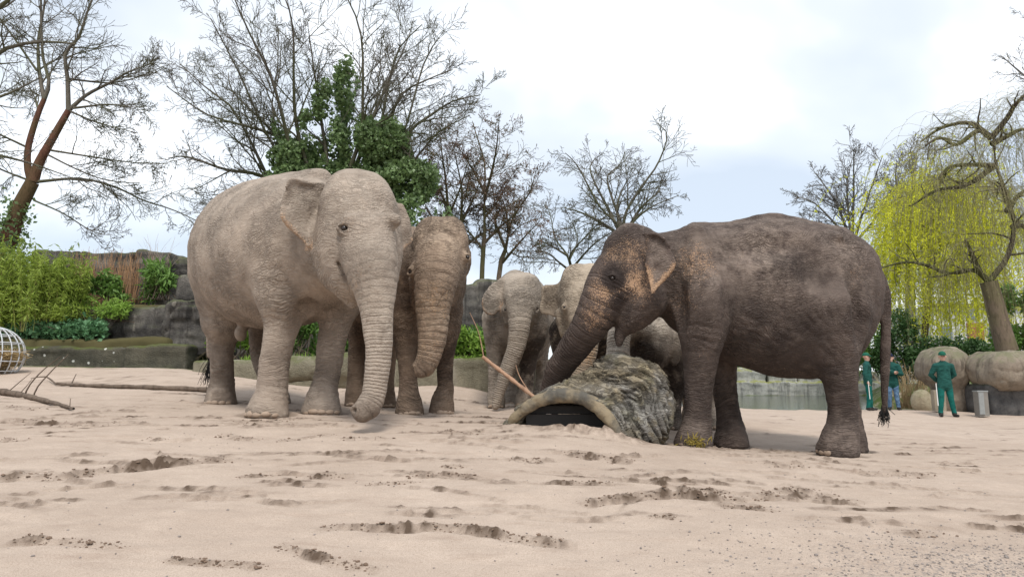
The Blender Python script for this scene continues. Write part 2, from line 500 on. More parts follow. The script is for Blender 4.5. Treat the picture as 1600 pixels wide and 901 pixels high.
def elephant(label, spec, mat, h):
    """spec entries: px, py, Y, r(px) chains sculpted into one continuous body"""
    ch = []
    for e in spec['chains']:
        pts = np.array([at(*p[:3]) for p in e['p']]); rad = np.array([p[3] * mpp(p[1], p[2]) for p in e['p']])
        if e.get('n'):
            q = catmull(np.hstack([pts, rad[:, None]]), e['n']); pts, rad = q[:, :3], np.maximum(q[:, 3], 0.008)
        if e.get('t') == 'leg':
            u_ = np.linspace(0, 1, len(rad)); rad = rad * (1 - .11 * sstep(.15, .4, u_) * sstep(.95, .72, u_)); rad[-1] *= .97; pts[-1, 2] -= .28 * rad[-1]
        ch.append((pts, rad, e))
    allp = np.vstack([c[0] for c in ch]); allr = np.concatenate([c[1] * max(1, c[2].get('sq', 1)) for c in ch])
    ears = [np.array([at(*p) for p in e['p']]) for e in spec.get('ears', [])]
    lo = (allp - allr[:, None]).min(0); hi = (allp + allr[:, None]).max(0)
    for e in ears: lo = np.minimum(lo, e.min(0)); hi = np.maximum(hi, e.max(0))
    S = Sculpt(lo - 0.1, hi + 0.1, h)
    trunk = None; legs = []; head = None
    for pts, rad, e in ch:
        S.chain(pts, rad, e.get('k', 0.06), e.get('w'), e.get('sq', 1.0), e.get('op', 'add'))
        if e.get('t') == 'trunk': trunk = (pts, rad, e)
        if e.get('t') == 'leg': legs.append((pts, rad, e))
    for e in spec.get('ells', []):
        c = at(*e['c']); m = mpp(e['c'][1], e['c'][2])
        S.ell(c, np.array(e['r']) * m, e.get('k', 0.05), e.get('rot'), e.get('op', 'add'))
    earinfo = []
    for e, pp in zip(spec.get('ears', []), ears):
        q = catmull(np.vstack([pp, pp[:1]]), 26)[:-1] if e.get('round', True) else pp
        earinfo.append(S.slab(q, e.get('th', 0.014), e.get('k', 0.03), e.get('bend', 0.0)) + (q,))
    for e in spec.get('eyes', []):
        c = at(*e['c']); r = e['r'] * mpp(e['c'][1], e['c'][2])
        S.ell(c, (r * 2.3, r * 2.3, r * 1.8), 0.03)
        S.ell(c + np.array(e['d']) * r * 1.75, (r * 1.25, r * 1.25, r * 0.72), 0.012, op='sub')
    for e in spec.get('cuts', []):
        pts = np.array([at(*p[:3]) for p in e['p']]); rad = np.array([p[3] * mpp(p[1], p[2]) for p in e['p']])
        S.chain(pts, rad, e.get('k', 0.03), op='sub')
    # flat soles
    for pts, rad, e in legs:
        f = pts[-1]; r = rad[-1]
        sl, X, Y, Z = S.region(f - np.array([1.6 * r, 1.6 * r, 2 * r]), f + np.array([1.6 * r, 1.6 * r, r]))
        S.blend(sl, (Z - (f[2] - 0.22 * r)) + 0 * X + 0 * Y, 0.02, 'sub')
    V, F = S.mesh(2)
    N = vnormals(V, F)
    V = V + N * (0.012 * fbm(V * 3.1, 3, 3) + 0.005 * fbm(V * 13.0, 3, 9) - 0.006 * np.abs(fbm(V * np.array([5.5, 5.5, 13.0]), 2, 77)))[:, None]
    # attributes
    def near(pts, rad):
        best = np.full(len(V), 9.0); bs = np.zeros(len(V)); br = np.zeros(len(V))
        seg = np.linalg.norm(np.diff(pts, axis=0), axis=1); cum = np.concatenate([[0], np.cumsum(seg)])
        for i in range(len(pts) - 1):
            a = pts[i]; ba = pts[i + 1] - a
            t = np.clip(((V - a) @ ba) / (ba @ ba), 0, 1)
            r = rad[i] + (rad[i + 1] - rad[i]) * t
            d = np.linalg.norm(V - a - t[:, None] * ba, axis=1) / r
            u = d < best
            best[u] = d[u]; bs[u] = (cum[i] + seg[i] * t)[u]; br[u] = r[u]
        return best, bs, cum[-1]
    pa = np.zeros((len(V), 3)); pb = np.zeros((len(V), 3))
    if trunk is not None:
        d, s_, tot = near(trunk[0], trunk[1])
        pa[:, 0] = s_; pa[:, 1] = (1 - sstep(1.08, 1.35, d)) * sstep(0.0, 0.35, s_)
        N2 = vnormals(V, F)
        ringd = np.abs(np.sin(s_ * math.pi / 0.05 + 3.2 * fbm(V * 2.6, 2, 5) + 1.2 * fbm(V * 8, 2, 6)))
        V = V + N2 * ((ringd ** 0.5 - 0.7) * 0.007 * pa[:, 1] * spec.get('ring', 1.0) * np.clip(.75 + 1.2 * fbm(V * 4.0, 2, 8), .15, 1.5))[:, None]
    for pts, rad, e in legs:
        d, s_, tot = near(pts, rad)
        pa[:, 2] = np.maximum(pa[:, 2], (1 - sstep(1.1, 1.5, d)) * sstep(0.25, 0.5, s_ / tot))
    N2 = vnormals(V, F)
    for (px, py, Y, rm, dr, wl, amp) in spec.get('folds', []):      # deep creases of loose hide
        c = at(px, py, Y); dr = np.array(dr, float); dr /= np.linalg.norm(dr)
        q = V - c; g_ = np.exp(-(q ** 2).sum(1) / rm ** 2)
        ph = q @ dr / wl + .55 * fbm(V * 3.5, 2, int(px)) + .25 * fbm(V * 9, 2, int(py))
        gr_ = (1 - np.abs(np.sin(math.pi * ph))) ** 2
        V = V - N2 * (amp * g_ * (gr_ - .25) * np.clip(.6 + 1.5 * fbm(V * 5.0, 2, int(px) + 3), 0, 1.4))[:, None]
    N2 = vnormals(V, F)
    lv = V * np.array([7, 7, 30.0])
    V = V + N2 * (pa[:, 2] * 0.006 * np.abs(fbm(lv, 2, 31)))[:, None]
    for key, j in (('pig', 0), ('dust', 1), ('dark', 2)):
        for (px, py, Y, rm, st) in spec.get(key, []):
            c = at(px, py, Y)
            pb[:, j] = np.maximum(pb[:, j], st * np.exp(-((V - c) ** 2).sum(1) / rm ** 2))
    for (c, M, q, pp), e in zip(earinfo, spec.get('ears', [])):
        L = (V - c) @ M.T
        d = np.full(len(V), 9.0)
        for i in range(len(q)):
            a = q[i]; ee = q[(i + 1) % len(q)] - a
            t = np.clip(((L[:, :2] - a) @ ee) / (ee @ ee), 0, 1)
            d = np.minimum(d, np.linalg.norm(L[:, :2] - a - t[:, None] * ee, axis=1))
        on = (np.abs(L[:, 2]) < 0.08)
        ctr = np.linalg.norm(L[:, :2] / np.abs(q).max(0), axis=1)
        if e.get('tone'): 
            j_, a_ = e['tone']; pb[:, j_] = np.maximum(pb[:, j_], a_ * on * sstep(1.05, .75, ctr) * sstep(.02, .08, d))
        low = sstep(0.1, -0.15, V[:, 2] - c[2])
        pb[:, 0] = np.maximum(pb[:, 0], on * np.exp(-(d / 0.075) ** 2) * (0.15 + 0.8 * low) * e.get('rim', 1.0))
    top = sstep(0.35, 0.95, N2[:, 2])
    pb[:, 1] = np.maximum(pb[:, 1], top * spec.get('topdust', 0.5))
    base = np.array([np.mean([l[0][-1][0] for l in legs]), np.mean([l[0][-1][1] for l in legs]), min(l[0][-1][2] for l in legs)])
    root = empty('elephant', base, label, 'elephant', 'elephants in the enclosure')
    mesh_obj('body', V, F, mat, root, attrs={'pa': pa, 'pb': pb})
    fx, fy = spec['face']
    ang0 = math.atan2(fy, fx)
    for pts, rad, e in legs:
        f = pts[-1]; r = rad[-1]
        FEET.append((f[0], f[1], f[2] - 0.22 * r, r))
        if e.get('nails', True):
            sw = e.get('spread', 0.42)
            for j in range(5):
                a = ang0 + e.get('turn', 0.0) + (j - 2) * sw
                sz = r * (0.26 if j in (1, 2, 3) else 0.20) * RNG.uniform(0.9, 1.1)
                o = bpy.data.objects.new('toenail', NAILME); COL.objects.link(o); o.parent = root
                rr = r * e.get('nailr', .95)
                o.location = Vector((f[0] + rr * math.cos(a), f[1] + rr * math.sin(a), f[2] - 0.22 * r + sz * 0.86)) - root.location
                o.rotation_euler = (0, R(-16), a)
                o.scale = (sz * 0.9, sz * RNG.uniform(0.9, 1.1), sz * RNG.uniform(0.62, 0.85))
    for e in spec.get('eyes', []):
        c = at(*e['c']); r = e['r'] * mpp(e['c'][1], e['c'][2])
        o = bpy.data.objects.new('eye', EYEME); COL.objects.link(o); o.parent = root
        o.location = Vector(c + np.array(e['d']) * r * 0.95) - root.location; o.scale = (r * 0.72, r * 0.72, r * 0.66)
    for tf in spec.get('tuft', []):
        p0 = at(*tf['a']); p1 = at(*tf['b'])
        nH = 70
        t = np.linspace(0, 1, 5)[None, :, None]
        st = p0 + (p1 - p0) * RNG.uniform(0, 0.5, (nH, 1)) + RNG.normal(0, 0.008, (nH, 3))
        en = p1 + RNG.normal(0, tf.get('sp', 0.05), (nH, 3))
        P = st[:, None] * (1 - t) + en[:, None] * t + (t * (1 - t)) * RNG.normal(0, 0.05, (nH, 1, 3))
        Vh, Fh = tubes(P, np.full((nH, 5), 0.0035), 3)
        mesh_obj('tail_tuft', Vh, Fh, HAIR, root)
    return root

def leg(p, **k):
    d = dict(p=p, n=14, k=0.09, t='leg'); d.update(k); return d

# --- the dark elephant on the right, seen from the side
W6 = (0.0, 1.0, 0.0)
E6 = dict(face=(-1.0, -0.25), ring=0.8, topdust=0.45, chains=[
    dict(p=[(1108, 443, 7.2, 92), (1150, 455, 7.2, 107), (1205, 461, 7.2, 122), (1246, 466, 7.2, 122), (1288, 448, 7.2, 88)], n=9, w=W6, sq=0.70, k=0.05),
    dict(p=[(1086, 361, 7.15, 14), (1135, 357, 7.15, 8), (1205, 344, 7.15, 12), (1265, 355, 7.15, 9), (1312, 366, 7.15, 13)], n=10, k=0.06),
    dict(p=[(1306, 368, 6.98, 12), (1330, 398, 6.96, 16), (1358, 450, 7.06, 18)], n=6, k=0.07),
    dict(p=[(1306, 424, 7.15, 62), (1320, 472, 7.15, 46), (1312, 520, 7.15, 36)], n=6, w=W6, sq=0.85, k=0.10),
    dict(p=[(1100, 430, 7.15, 76), (1052, 428, 7.1, 68), (1010, 428, 7.05, 58)], n=6, w=W6, sq=0.72, k=0.06),
    dict(p=[(1084, 370, 6.92, 20), (1100, 430, 6.86, 32), (1098, 480, 6.80, 40)], n=6, k=0.10),
    # head
    dict(p=[(994, 400, 7.0, 48), (990, 440, 6.98, 48), (1000, 462, 6.98, 40)], n=5, w=W6, sq=0.92, k=0.05),
    dict(p=[(985, 374, 6.92, 26), (968, 388, 6.92, 26)], k=0.05),
    dict(p=[(985, 374, 7.14, 26), (968, 388, 7.14, 26)], k=0.05),
    dict(p=[(1012, 470, 6.85, 30), (990, 492, 6.92, 26), (975, 512, 6.95, 13), (968, 526, 6.95, 8), (967, 536, 6.95, 5)], n=9, k=0.035),
    dict(p=[(1012, 470, 7.15, 30), (990, 492, 7.08, 26), (975, 512, 7.0, 13), (968, 526, 6.98, 8), (967, 536, 6.98, 5)], n=9, k=0.035),
    dict(p=[(968, 412, 6.93, 33), (955, 440, 6.93, 38), (940, 474, 6.95, 35), (916, 516, 7.05, 27), (890, 553, 7.25, 23), (869, 585, 7.45, 19), (858, 612, 7.55, 15), (850, 630, 7.6, 11)], n=20, k=0.045, t='trunk'),
    # legs
    dict(p=[(1004, 366, 6.62, 3), (1022, 365, 6.52, 3.6), (1036, 372, 6.46, 3.2), (1047, 385, 6.43, 2.4)], n=10, k=0.012),
    leg([(1097, 468, 6.82, 46), (1097, 520, 6.80, 38), (1093, 580, 6.82, 27), (1091, 625, 6.84, 23.5), (1090, 658, 6.86, 23), (1086, 678, 6.84, 27), (1083, 684, 6.82, 31)], nailr=.86),
    leg([(1118, 480, 7.6, 44), (1128, 550, 7.6, 27), (1132, 600, 7.6, 22), (1138, 645, 7.6, 20), (1142, 672, 7.58, 23), (1142, 685, 7.54, 28)], nails=False),
    leg([(1298, 490, 6.85, 56), (1304, 545, 6.82, 40), (1314, 600, 6.82, 27.5), (1317, 645, 6.84, 24.5), (1314, 678, 6.82, 27), (1308, 696, 6.78, 33)], nailr=.86),
    leg([(1308, 500, 7.5, 46), (1314, 570, 7.5, 28), (1325, 630, 7.5, 20), (1330, 670, 7.5, 20), (1330, 694, 7.46, 25)], nails=False),
    dict(p=[(1366, 425, 7.2, 13), (1380, 455, 7.18, 10.5), (1384, 500, 7.15, 8.5), (1383, 570, 7.15, 6.5), (1382, 630, 7.13, 5), (1382, 643, 7.12, 4.5)], n=14, k=0.04),
    ],
    ells=[dict(c=(1268, 560, 7.05), r=(26, 40, 26), k=0.12), dict(c=(956, 421, 6.78), r=(16, 11, 9), k=0.04), dict(c=(957, 434, 6.60), r=(13, 12, 9), k=0.04, op='sub'), dict(c=(984, 428, 6.58), r=(16, 14, 26), k=0.08, op='sub'), dict(c=(1002, 395, 6.56), r=(20, 12, 18), k=0.08, op='sub'), dict(c=(1200, 382, 6.62), r=(80, 26, 16), k=0.16, op='sub'), dict(c=(1306, 372, 6.84), r=(11, 16, 9), k=0.05), dict(c=(1280, 412, 6.52), r=(26, 30, 36), k=0.16, op='sub'), dict(c=(1225, 500, 6.40), r=(8, 24, 60), k=0.12, op='sub'), dict(c=(1190, 490, 6.40), r=(7, 24, 60), k=0.12, op='sub'), dict(c=(1125, 395, 6.50), r=(14, 24, 34), k=0.12, op='sub'), dict(c=(1345, 480, 6.58), r=(14, 24, 60), k=0.12, op='sub'), dict(c=(1146, 470, 6.52), r=(12, 20, 90), k=0.12, op='sub'), dict(c=(1262, 530, 6.46), r=(12, 20, 60), k=0.12, op='sub'), dict(c=(1062, 470, 6.72), r=(12, 20, 50), k=0.08, op='sub')],
    ears=[dict(rim=1.7, tone=(1, .55), p=[(1006, 364, 6.62), (1028, 367, 6.52), (1045, 384, 6.45), (1058, 410, 6.40), (1050, 428, 6.40), (1036, 440, 6.42), (1020, 463, 6.45), (1013, 446, 6.50), (1009, 418, 6.56), (1008, 388, 6.60)], bend=0.03, k=0.025, th=0.012),
          dict(p=[(1008, 372, 7.35), (1030, 374, 7.40), (1047, 390, 7.45), (1050, 410, 7.5), (1030, 435, 7.5), (1014, 446, 7.45)], bend=0.0, k=0.03)],
    eyes=[dict(c=(958, 435, 6.72), r=5.0, d=(-0.35, -0.93, -0.05))],
    cuts=[dict(p=[(973, 468, 6.60, 5), (964, 492, 6.72, 7), (957, 522, 6.85, 7), (954, 535, 6.95, 7)], k=0.03)],
    pig=[(950, 450, 6.65, 0.30, 1.15), (990, 445, 6.62, 0.28, 1.2), (985, 395, 6.65, 0.28, 0.95), (925, 498, 6.75, 0.26, 0.95), (960, 400, 6.75, 0.2, 0.9), (1085, 410, 6.65, 0.34, 0.9), (1070, 470, 6.7, 0.3, 0.75), (1100, 560, 6.7, 0.25, 0.55), (1060, 480, 6.9, 0.2, 0.7), (1330, 430, 6.8, 0.25, 0.65), (1240, 590, 6.9, 0.4, 0.55), (1160, 400, 6.7, 0.3, 0.5), (1000, 470, 6.6, 0.15, 0.8)],
    dust=[(1200, 400, 6.7, 0.6, 0.85), (1110, 420, 6.6, 0.3, 0.6), (1310, 400, 6.8, 0.35, 0.7), (1090, 390, 6.8, 0.2, 0.55), (1330, 450, 6.8, 0.2, 0.5), (1085, 680, 6.7, 0.2, 0.5), (1310, 690, 6.7, 0.25, 0.5), (1172, 470, 6.6, 0.075, 2.8), (1168, 448, 6.6, 0.06, 2.6), (1195, 462, 6.6, 0.055, 2.2), (1160, 372, 6.75, 0.07, 2.0), (1185, 380, 6.7, 0.07, 1.5)],
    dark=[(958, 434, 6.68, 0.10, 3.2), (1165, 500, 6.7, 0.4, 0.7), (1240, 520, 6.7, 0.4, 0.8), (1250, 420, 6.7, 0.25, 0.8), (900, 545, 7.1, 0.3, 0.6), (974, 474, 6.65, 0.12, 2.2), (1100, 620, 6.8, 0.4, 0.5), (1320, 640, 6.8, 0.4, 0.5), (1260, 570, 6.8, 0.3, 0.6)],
    folds=[(1268, 520, 6.6, .34, (.8, 0, .6), .075, .016), (1130, 500, 6.6, .28, (.9, 0, -.35), .07, .013), (1092, 640, 6.6, .22, (.1, 0, 1), .055, .012), (1318, 625, 6.6, .25, (.1, 0, 1), .06, .012), (1050, 440, 6.8, .25, (1, 0, .2), .07, .014), (1300, 470, 6.6, .35, (.75, 0, -.65), .08, .012), (1090, 520, 6.6, .25, (.3, 0, 1), .065, .010), (1200, 540, 6.6, .4, (.35, 0, 1), .08, .008), (1140, 640, 7.4, .25, (0, 0, 1), .055, .012), (985, 480, 6.65, .14, (.5, 0, 1), .05, .012), (1180, 420, 6.6, .4, (1, 0, .3), .11, .008)],
    tuft=[dict(a=(1382, 630, 7.12), b=(1382, 655, 7.12), sp=0.035)])

# --- the pale grey elephant in front, walking towards the right
W1 = (0.8, 0.6, 0.0)
E1 = dict(face=(0.35, -0.95), ring=0.45, topdust=0.35, chains=[
    dict(p=[(392, 398, 9.2, 96), (405, 397, 8.8, 112), (430, 396, 8.3, 118), (465, 392, 7.8, 116), (490, 388, 7.45, 100)], n=9, w=W1, sq=0.90, k=0.05),
    dict(p=[(378, 320, 9.1, 22), (430, 297, 8.5, 20), (500, 283, 7.6, 20)], n=6, k=0.14),
    dict(p=[(505, 390, 7.4, 80), (540, 385, 7.0, 68)], k=0.06),
    dict(p=[(455, 400, 7.35, 48), (448, 460, 7.3, 46)], k=0.12),
    dict(p=[(362, 440, 8.95, 60), (352, 500, 8.95, 36)], k=0.12),
    # head
    dict(p=[(560, 335, 6.75, 62), (562, 385, 6.70, 66), (566, 420, 6.66, 56)], n=6, k=0.05),
    dict(p=[(541, 300, 6.68, 34), (536, 318, 6.62, 34)], k=0.06),
    dict(p=[(575, 302, 6.72, 34), (582, 320, 6.66, 34)], k=0.06),
    dict(p=[(556, 296, 6.78, 32), (560, 340, 6.55, 40)], k=0.07),
    dict(p=[(522, 400, 6.75, 34), (524, 428, 6.72, 26), (537, 452, 6.70, 16), (550, 475, 6.64, 8)], n=8, k=0.04),
    dict(p=[(600, 400, 6.75, 26), (600, 430, 6.7, 22)], k=0.05),
    dict(p=[(572, 375, 6.45, 46), (579, 410, 6.36, 44), (585, 440, 6.30, 36), (589, 480, 6.26, 27), (591, 520, 6.24, 23), (591, 560, 6.24, 21), (587, 600, 6.24, 19), (582, 624, 6.22, 19), (573, 638, 6.18, 19.5), (563, 643, 6.14, 15), (556, 640, 6.12, 9)], n=26, k=0.04, t='trunk'),
    # legs
    dict(p=[(504, 288, 6.78, 4), (480, 286, 6.64, 3.8), (455, 280, 6.49, 3.2), (447, 292, 6.46, 2.2)], n=10, k=0.012),
    leg([(450, 440, 7.3, 50), (446, 480, 7.3, 36), (436, 530, 7.3, 28), (430, 560, 7.3, 25.5), (426, 597, 7.28, 25), (424, 620, 7.25, 26), (418, 636, 7.2, 34)], turn=-0.5),
    leg([(535, 440, 7.75, 48), (527, 490, 7.75, 30), (517, 545, 7.75, 25), (510, 590, 7.72, 22), (506, 615, 7.68, 23), (503, 633, 7.6, 32)], turn=-0.1),
    leg([(362, 450, 9.0, 52), (352, 505, 9.0, 28), (347, 545, 9.0, 21), (347, 590, 9.0, 19.5), (346, 608, 8.98, 20), (345, 621, 8.95, 25)], turn=-0.3),
    leg([(420, 450, 9.6, 46), (408, 510, 9.6, 22), (408, 560, 9.6, 17), (424, 598, 9.5, 17), (433, 621, 9.4, 22)]),
    dict(p=[(330, 420, 9.7, 12), (328, 500, 9.75, 8), (328, 555, 9.75, 5)], n=8, k=0.05),
    ],
    ells=[dict(c=(540, 345, 6.28), r=(22, 16, 10), k=0.05), dict(c=(612, 345, 6.4), r=(16, 14, 12), k=0.05), dict(c=(376, 520, 8.6), r=(9, 12, 14), k=0.05), dict(c=(560, 330, 6.5), r=(30, 30, 30), k=0.05), dict(c=(522, 345, 6.22), r=(13, 16, 30), k=0.07, op='sub'), dict(c=(480, 505, 7.2), r=(18, 30, 40), k=0.1, op='sub')],
    ears=[dict(tone=(1, .5), p=[(506, 288, 6.80), (478, 286, 6.66), (455, 279, 6.52), (448, 292, 6.48), (439, 322, 6.44), (435, 341, 6.44), (455, 361, 6.52), (470, 377, 6.60), (480, 390, 6.64), (492, 368, 6.70), (503, 340, 6.78), (508, 312, 6.82)], bend=0.05, k=0.02, th=0.012),
          dict(p=[(614, 322, 6.75), (628, 315, 6.8), (637, 330, 6.85), (643, 355, 6.9), (646, 376, 6.92), (634, 388, 6.88), (616, 398, 6.8), (610, 370, 6.75)], bend=-0.02, k=0.02, th=0.012)],
    eyes=[dict(c=(541, 358, 6.27), r=7, d=(-0.2, -0.97, 0.0))],
    cuts=[dict(p=[(531, 410, 6.36, 4), (539, 434, 6.33, 6), (552, 460, 6.32, 6)], k=0.03), dict(p=[(553, 641, 6.09, 4), (563, 640, 6.12, 3)], k=0.02)],
    pig=[(565, 440, 6.2, 0.3, 0.62), (540, 350, 6.2, 0.16, 0.62), (470, 370, 6.9, 0.15, 0.7), (600, 345, 6.2, 0.1, 0.5), (520, 410, 6.5, 0.2, 0.4)],
    dust=[(400, 330, 8.3, 0.8, 0.5), (560, 300, 6.4, 0.4, 0.6), (590, 520, 6.1, 0.5, 0.7), (585, 390, 6.2, 0.2, 0.6)],
    dark=[(541, 360, 6.25, 0.055, 1.2), (538, 432, 6.35, 0.07, 0.8), (450, 480, 7.9, 0.3, 0.5), (505, 470, 7.9, 0.35, 0.8), (345, 590, 8.9, 0.6, 0.75), (400, 500, 8.2, 0.45, 0.5), (425, 600, 7.2, 0.35, 0.45), (570, 645, 6.15, 0.14, 1.0), (505, 610, 7.7, 0.3, 0.4), (400, 520, 9.3, 0.5, 0.7)],
    folds=[(424, 598, 7.1, .24, (.05, 0, 1), .06, .014), (507, 595, 7.6, .24, (.05, 0, 1), .06, .014), (347, 590, 8.9, .26, (0, 0, 1), .06, .013), (470, 440, 7.0, .35, (.9, -.2, .4), .09, .015), (445, 500, 7.1, .28, (.25, 0, 1), .07, .010), (505, 430, 6.9, .26, (1, -.3, .1), .08, .015), (380, 480, 8.6, .45, (.5, 0, 1), .11, .012), (350, 480, 8.8, .4, (.9, .2, .4), .1, .013), (525, 400, 6.45, .16, (.4, 0, 1), .05, .010), (430, 390, 7.6, .5, (.9, -.5, .3), .13, .010), (565, 320, 6.35, .2, (0, 0, 1), .05, .005), (540, 358, 6.25, .14, (.3, 0, 1), .04, .010), (525, 480, 7.5, .3, (.6, 0, .8), .08, .012)],
    tuft=[dict(a=(328, 555, 9.75), b=(329, 592, 9.75), sp=0.07)])

# --- the brown one close behind it
W2 = (0.8, 0.6, 0.0)
E2 = dict(face=(0.25, -0.97), ring=1.3, topdust=0.25, chains=[
    dict(p=[(600, 440, 10.2, 74), (630, 438, 9.5, 84), (655, 440, 8.9, 80), (665, 440, 8.6, 66)], n=8, w=W2, sq=0.86, k=0.05),
    dict(p=[(668, 430, 8.6, 62), (682, 410, 8.2, 50)], k=0.05),
    dict(p=[(688, 382, 8.05, 42), (688, 410, 8.0, 44), (684, 436, 7.97, 40)], n=5, k=0.05),
    dict(p=[(674, 362, 8.0, 24), (668, 378, 7.95, 24)], k=0.05),
    dict(p=[(704, 362, 8.0, 24), (708, 378, 7.95, 24)], k=0.05),
    dict(p=[(660, 440, 8.0, 22), (655, 470, 8.05, 14)], k=0.05),
    dict(p=[(686, 400, 7.85, 36), (682, 432, 7.72, 35), (678, 460, 7.66, 31), (676, 490, 7.63, 27), (676, 520, 7.62, 23), (672, 550, 7.62, 20), (665, 570, 7.6, 17), (657, 578, 7.57, 12), (651, 572, 7.55, 8)], n=22, k=0.04, t='trunk'),
    leg([(640, 480, 8.55, 36), (634, 530, 8.55, 22), (637, 565, 8.55, 17), (638, 600, 8.55, 16), (639, 620, 8.52, 18), (640, 638, 8.45, 23)], turn=0.1),
    leg([(690, 490, 8.75, 34), (696, 540, 8.75, 19), (695, 575, 8.75, 15), (696, 605, 8.72, 15), (692, 620, 8.7, 17), (690, 638, 8.62, 21)], turn=0.15),
    leg([(575, 490, 10.2, 34), (560, 545, 10.2, 18), (556, 590, 10.2, 15), (556, 626, 10.15, 18)]),
    leg([(615, 490, 10.4, 32), (607, 550, 10.4, 16), (604, 600, 10.4, 13), (602, 628, 10.35, 17)]),
    ],
    ells=[dict(c=(650, 418, 7.82), r=(10, 10, 8), k=0.05), dict(c=(722, 405, 7.88), r=(9, 10, 8), k=0.05)],
    ears=[dict(p=[(655, 372, 8.1), (640, 380, 8.15), (628, 400, 8.2), (626, 430, 8.22), (636, 450, 8.2), (648, 440, 8.12), (652, 410, 8.1)], bend=0.0, k=0.03),
          dict(p=[(726, 375, 8.25), (734, 385, 8.35), (736, 410, 8.5), (730, 430, 8.5), (722, 425, 8.35)], bend=0.0, k=0.03)],
    eyes=[dict(c=(646, 425, 7.78), r=5, d=(-0.75, -0.65, 0.0)), dict(c=(727, 402, 7.86), r=4.5, d=(0.8, -0.6, 0))],
    pig=[(682, 470, 7.5, 0.4, 0.8), (672, 540, 7.5, 0.35, 0.65), (690, 400, 7.7, 0.3, 0.6)],
    dust=[(690, 375, 7.8, 0.4, 1.2), (678, 500, 7.5, 0.5, 0.6)],
    dark=[(620, 520, 8.9, 0.7, 0.9), (700, 560, 8.7, 0.4, 0.9), (640, 470, 8.3, 0.3, 0.9), (560, 540, 10, 0.6, 0.5), (640, 600, 8.4, 0.3, 0.5)])

# --- three more behind the stump
W3 = (1.0, 0.0, 0.0)
E3 = dict(face=(-0.15, -1.0), ring=0.8, topdust=0.4, chains=[
    dict(p=[(815, 505, 13.4, 62), (812, 500, 12.6, 74), (808, 495, 11.9, 70)], n=6, w=W3, sq=0.74, k=0.05),
    dict(p=[(804, 434, 12.6, 12), (804, 440, 12.0, 16)], k=0.10),
    dict(p=[(808, 490, 11.8, 50), (814, 470, 11.4, 38)], k=0.05),
    dict(p=[(816, 455, 11.25, 30), (816, 475, 11.2, 31), (814, 490, 11.2, 26)], n=4, k=0.04),
    dict(p=[(805, 446, 11.2, 17), (803, 456, 11.15, 17)], k=0.05),
    dict(p=[(828, 446, 11.2, 17), (829, 456, 11.15, 17)], k=0.05),
    dict(p=[(794, 486, 11.15, 13), (795, 502, 11.15, 10)], k=0.03),
    dict(p=[(814, 470, 11.05, 26), (812, 492, 10.95, 20), (811, 515, 10.9, 17), (807, 540, 10.88, 15), (798, 565, 10.88, 13.5), (787, 592, 10.88, 11), (779, 615, 10.88, 9), (774, 634, 10.86, 7)], n=20, k=0.03, t='trunk'),
    leg([(778, 500, 11.6, 26), (773, 550, 11.6, 15), (774, 590, 11.6, 13), (776, 630, 11.55, 15)]),
    leg([(830, 510, 11.7, 26), (826, 560, 11.7, 15), (822, 600, 11.7, 13), (817, 628, 11.65, 15)]),
    leg([(800, 520, 13.4, 26), (796, 570, 13.4, 14), (796, 605, 13.4, 12), (796, 626, 13.3, 13)]),
    leg([(842, 510, 13.2, 22), (846, 560, 13.2, 12), (846, 600, 13.2, 11), (842, 626, 13.1, 13)]),
    ],
    ears=[dict(p=[(790, 432, 11.2), (775, 438, 11.1), (762, 450, 11.05), (751, 470, 11.0), (755, 486, 11.0), (769, 494, 11.05), (779, 486, 11.15), (786, 460, 11.2)], bend=0.04, k=0.02),
          dict(p=[(843, 445, 11.4), (852, 455, 11.5), (856, 475, 11.6), (848, 492, 11.55), (840, 490, 11.4)], bend=0.0, k=0.02)],
    eyes=[dict(c=(791, 484, 11.03), r=2.8, d=(-0.5, -0.85, 0.0)), dict(c=(835, 483, 11.06), r=2.8, d=(0.6, -0.8, 0.0))],
    pig=[(765, 480, 11.5, 0.2, 0.6), (805, 440, 12.0, 0.3, 0.7), (812, 520, 10.8, 0.4, 0.4)],
    dust=[(816, 460, 11.0, 0.3, 0.8), (810, 520, 10.8, 0.4, 0.6)],
    dark=[(832, 565, 11.6, 0.55, 1.8), (800, 560, 12.4, 0.7, 1.4)])
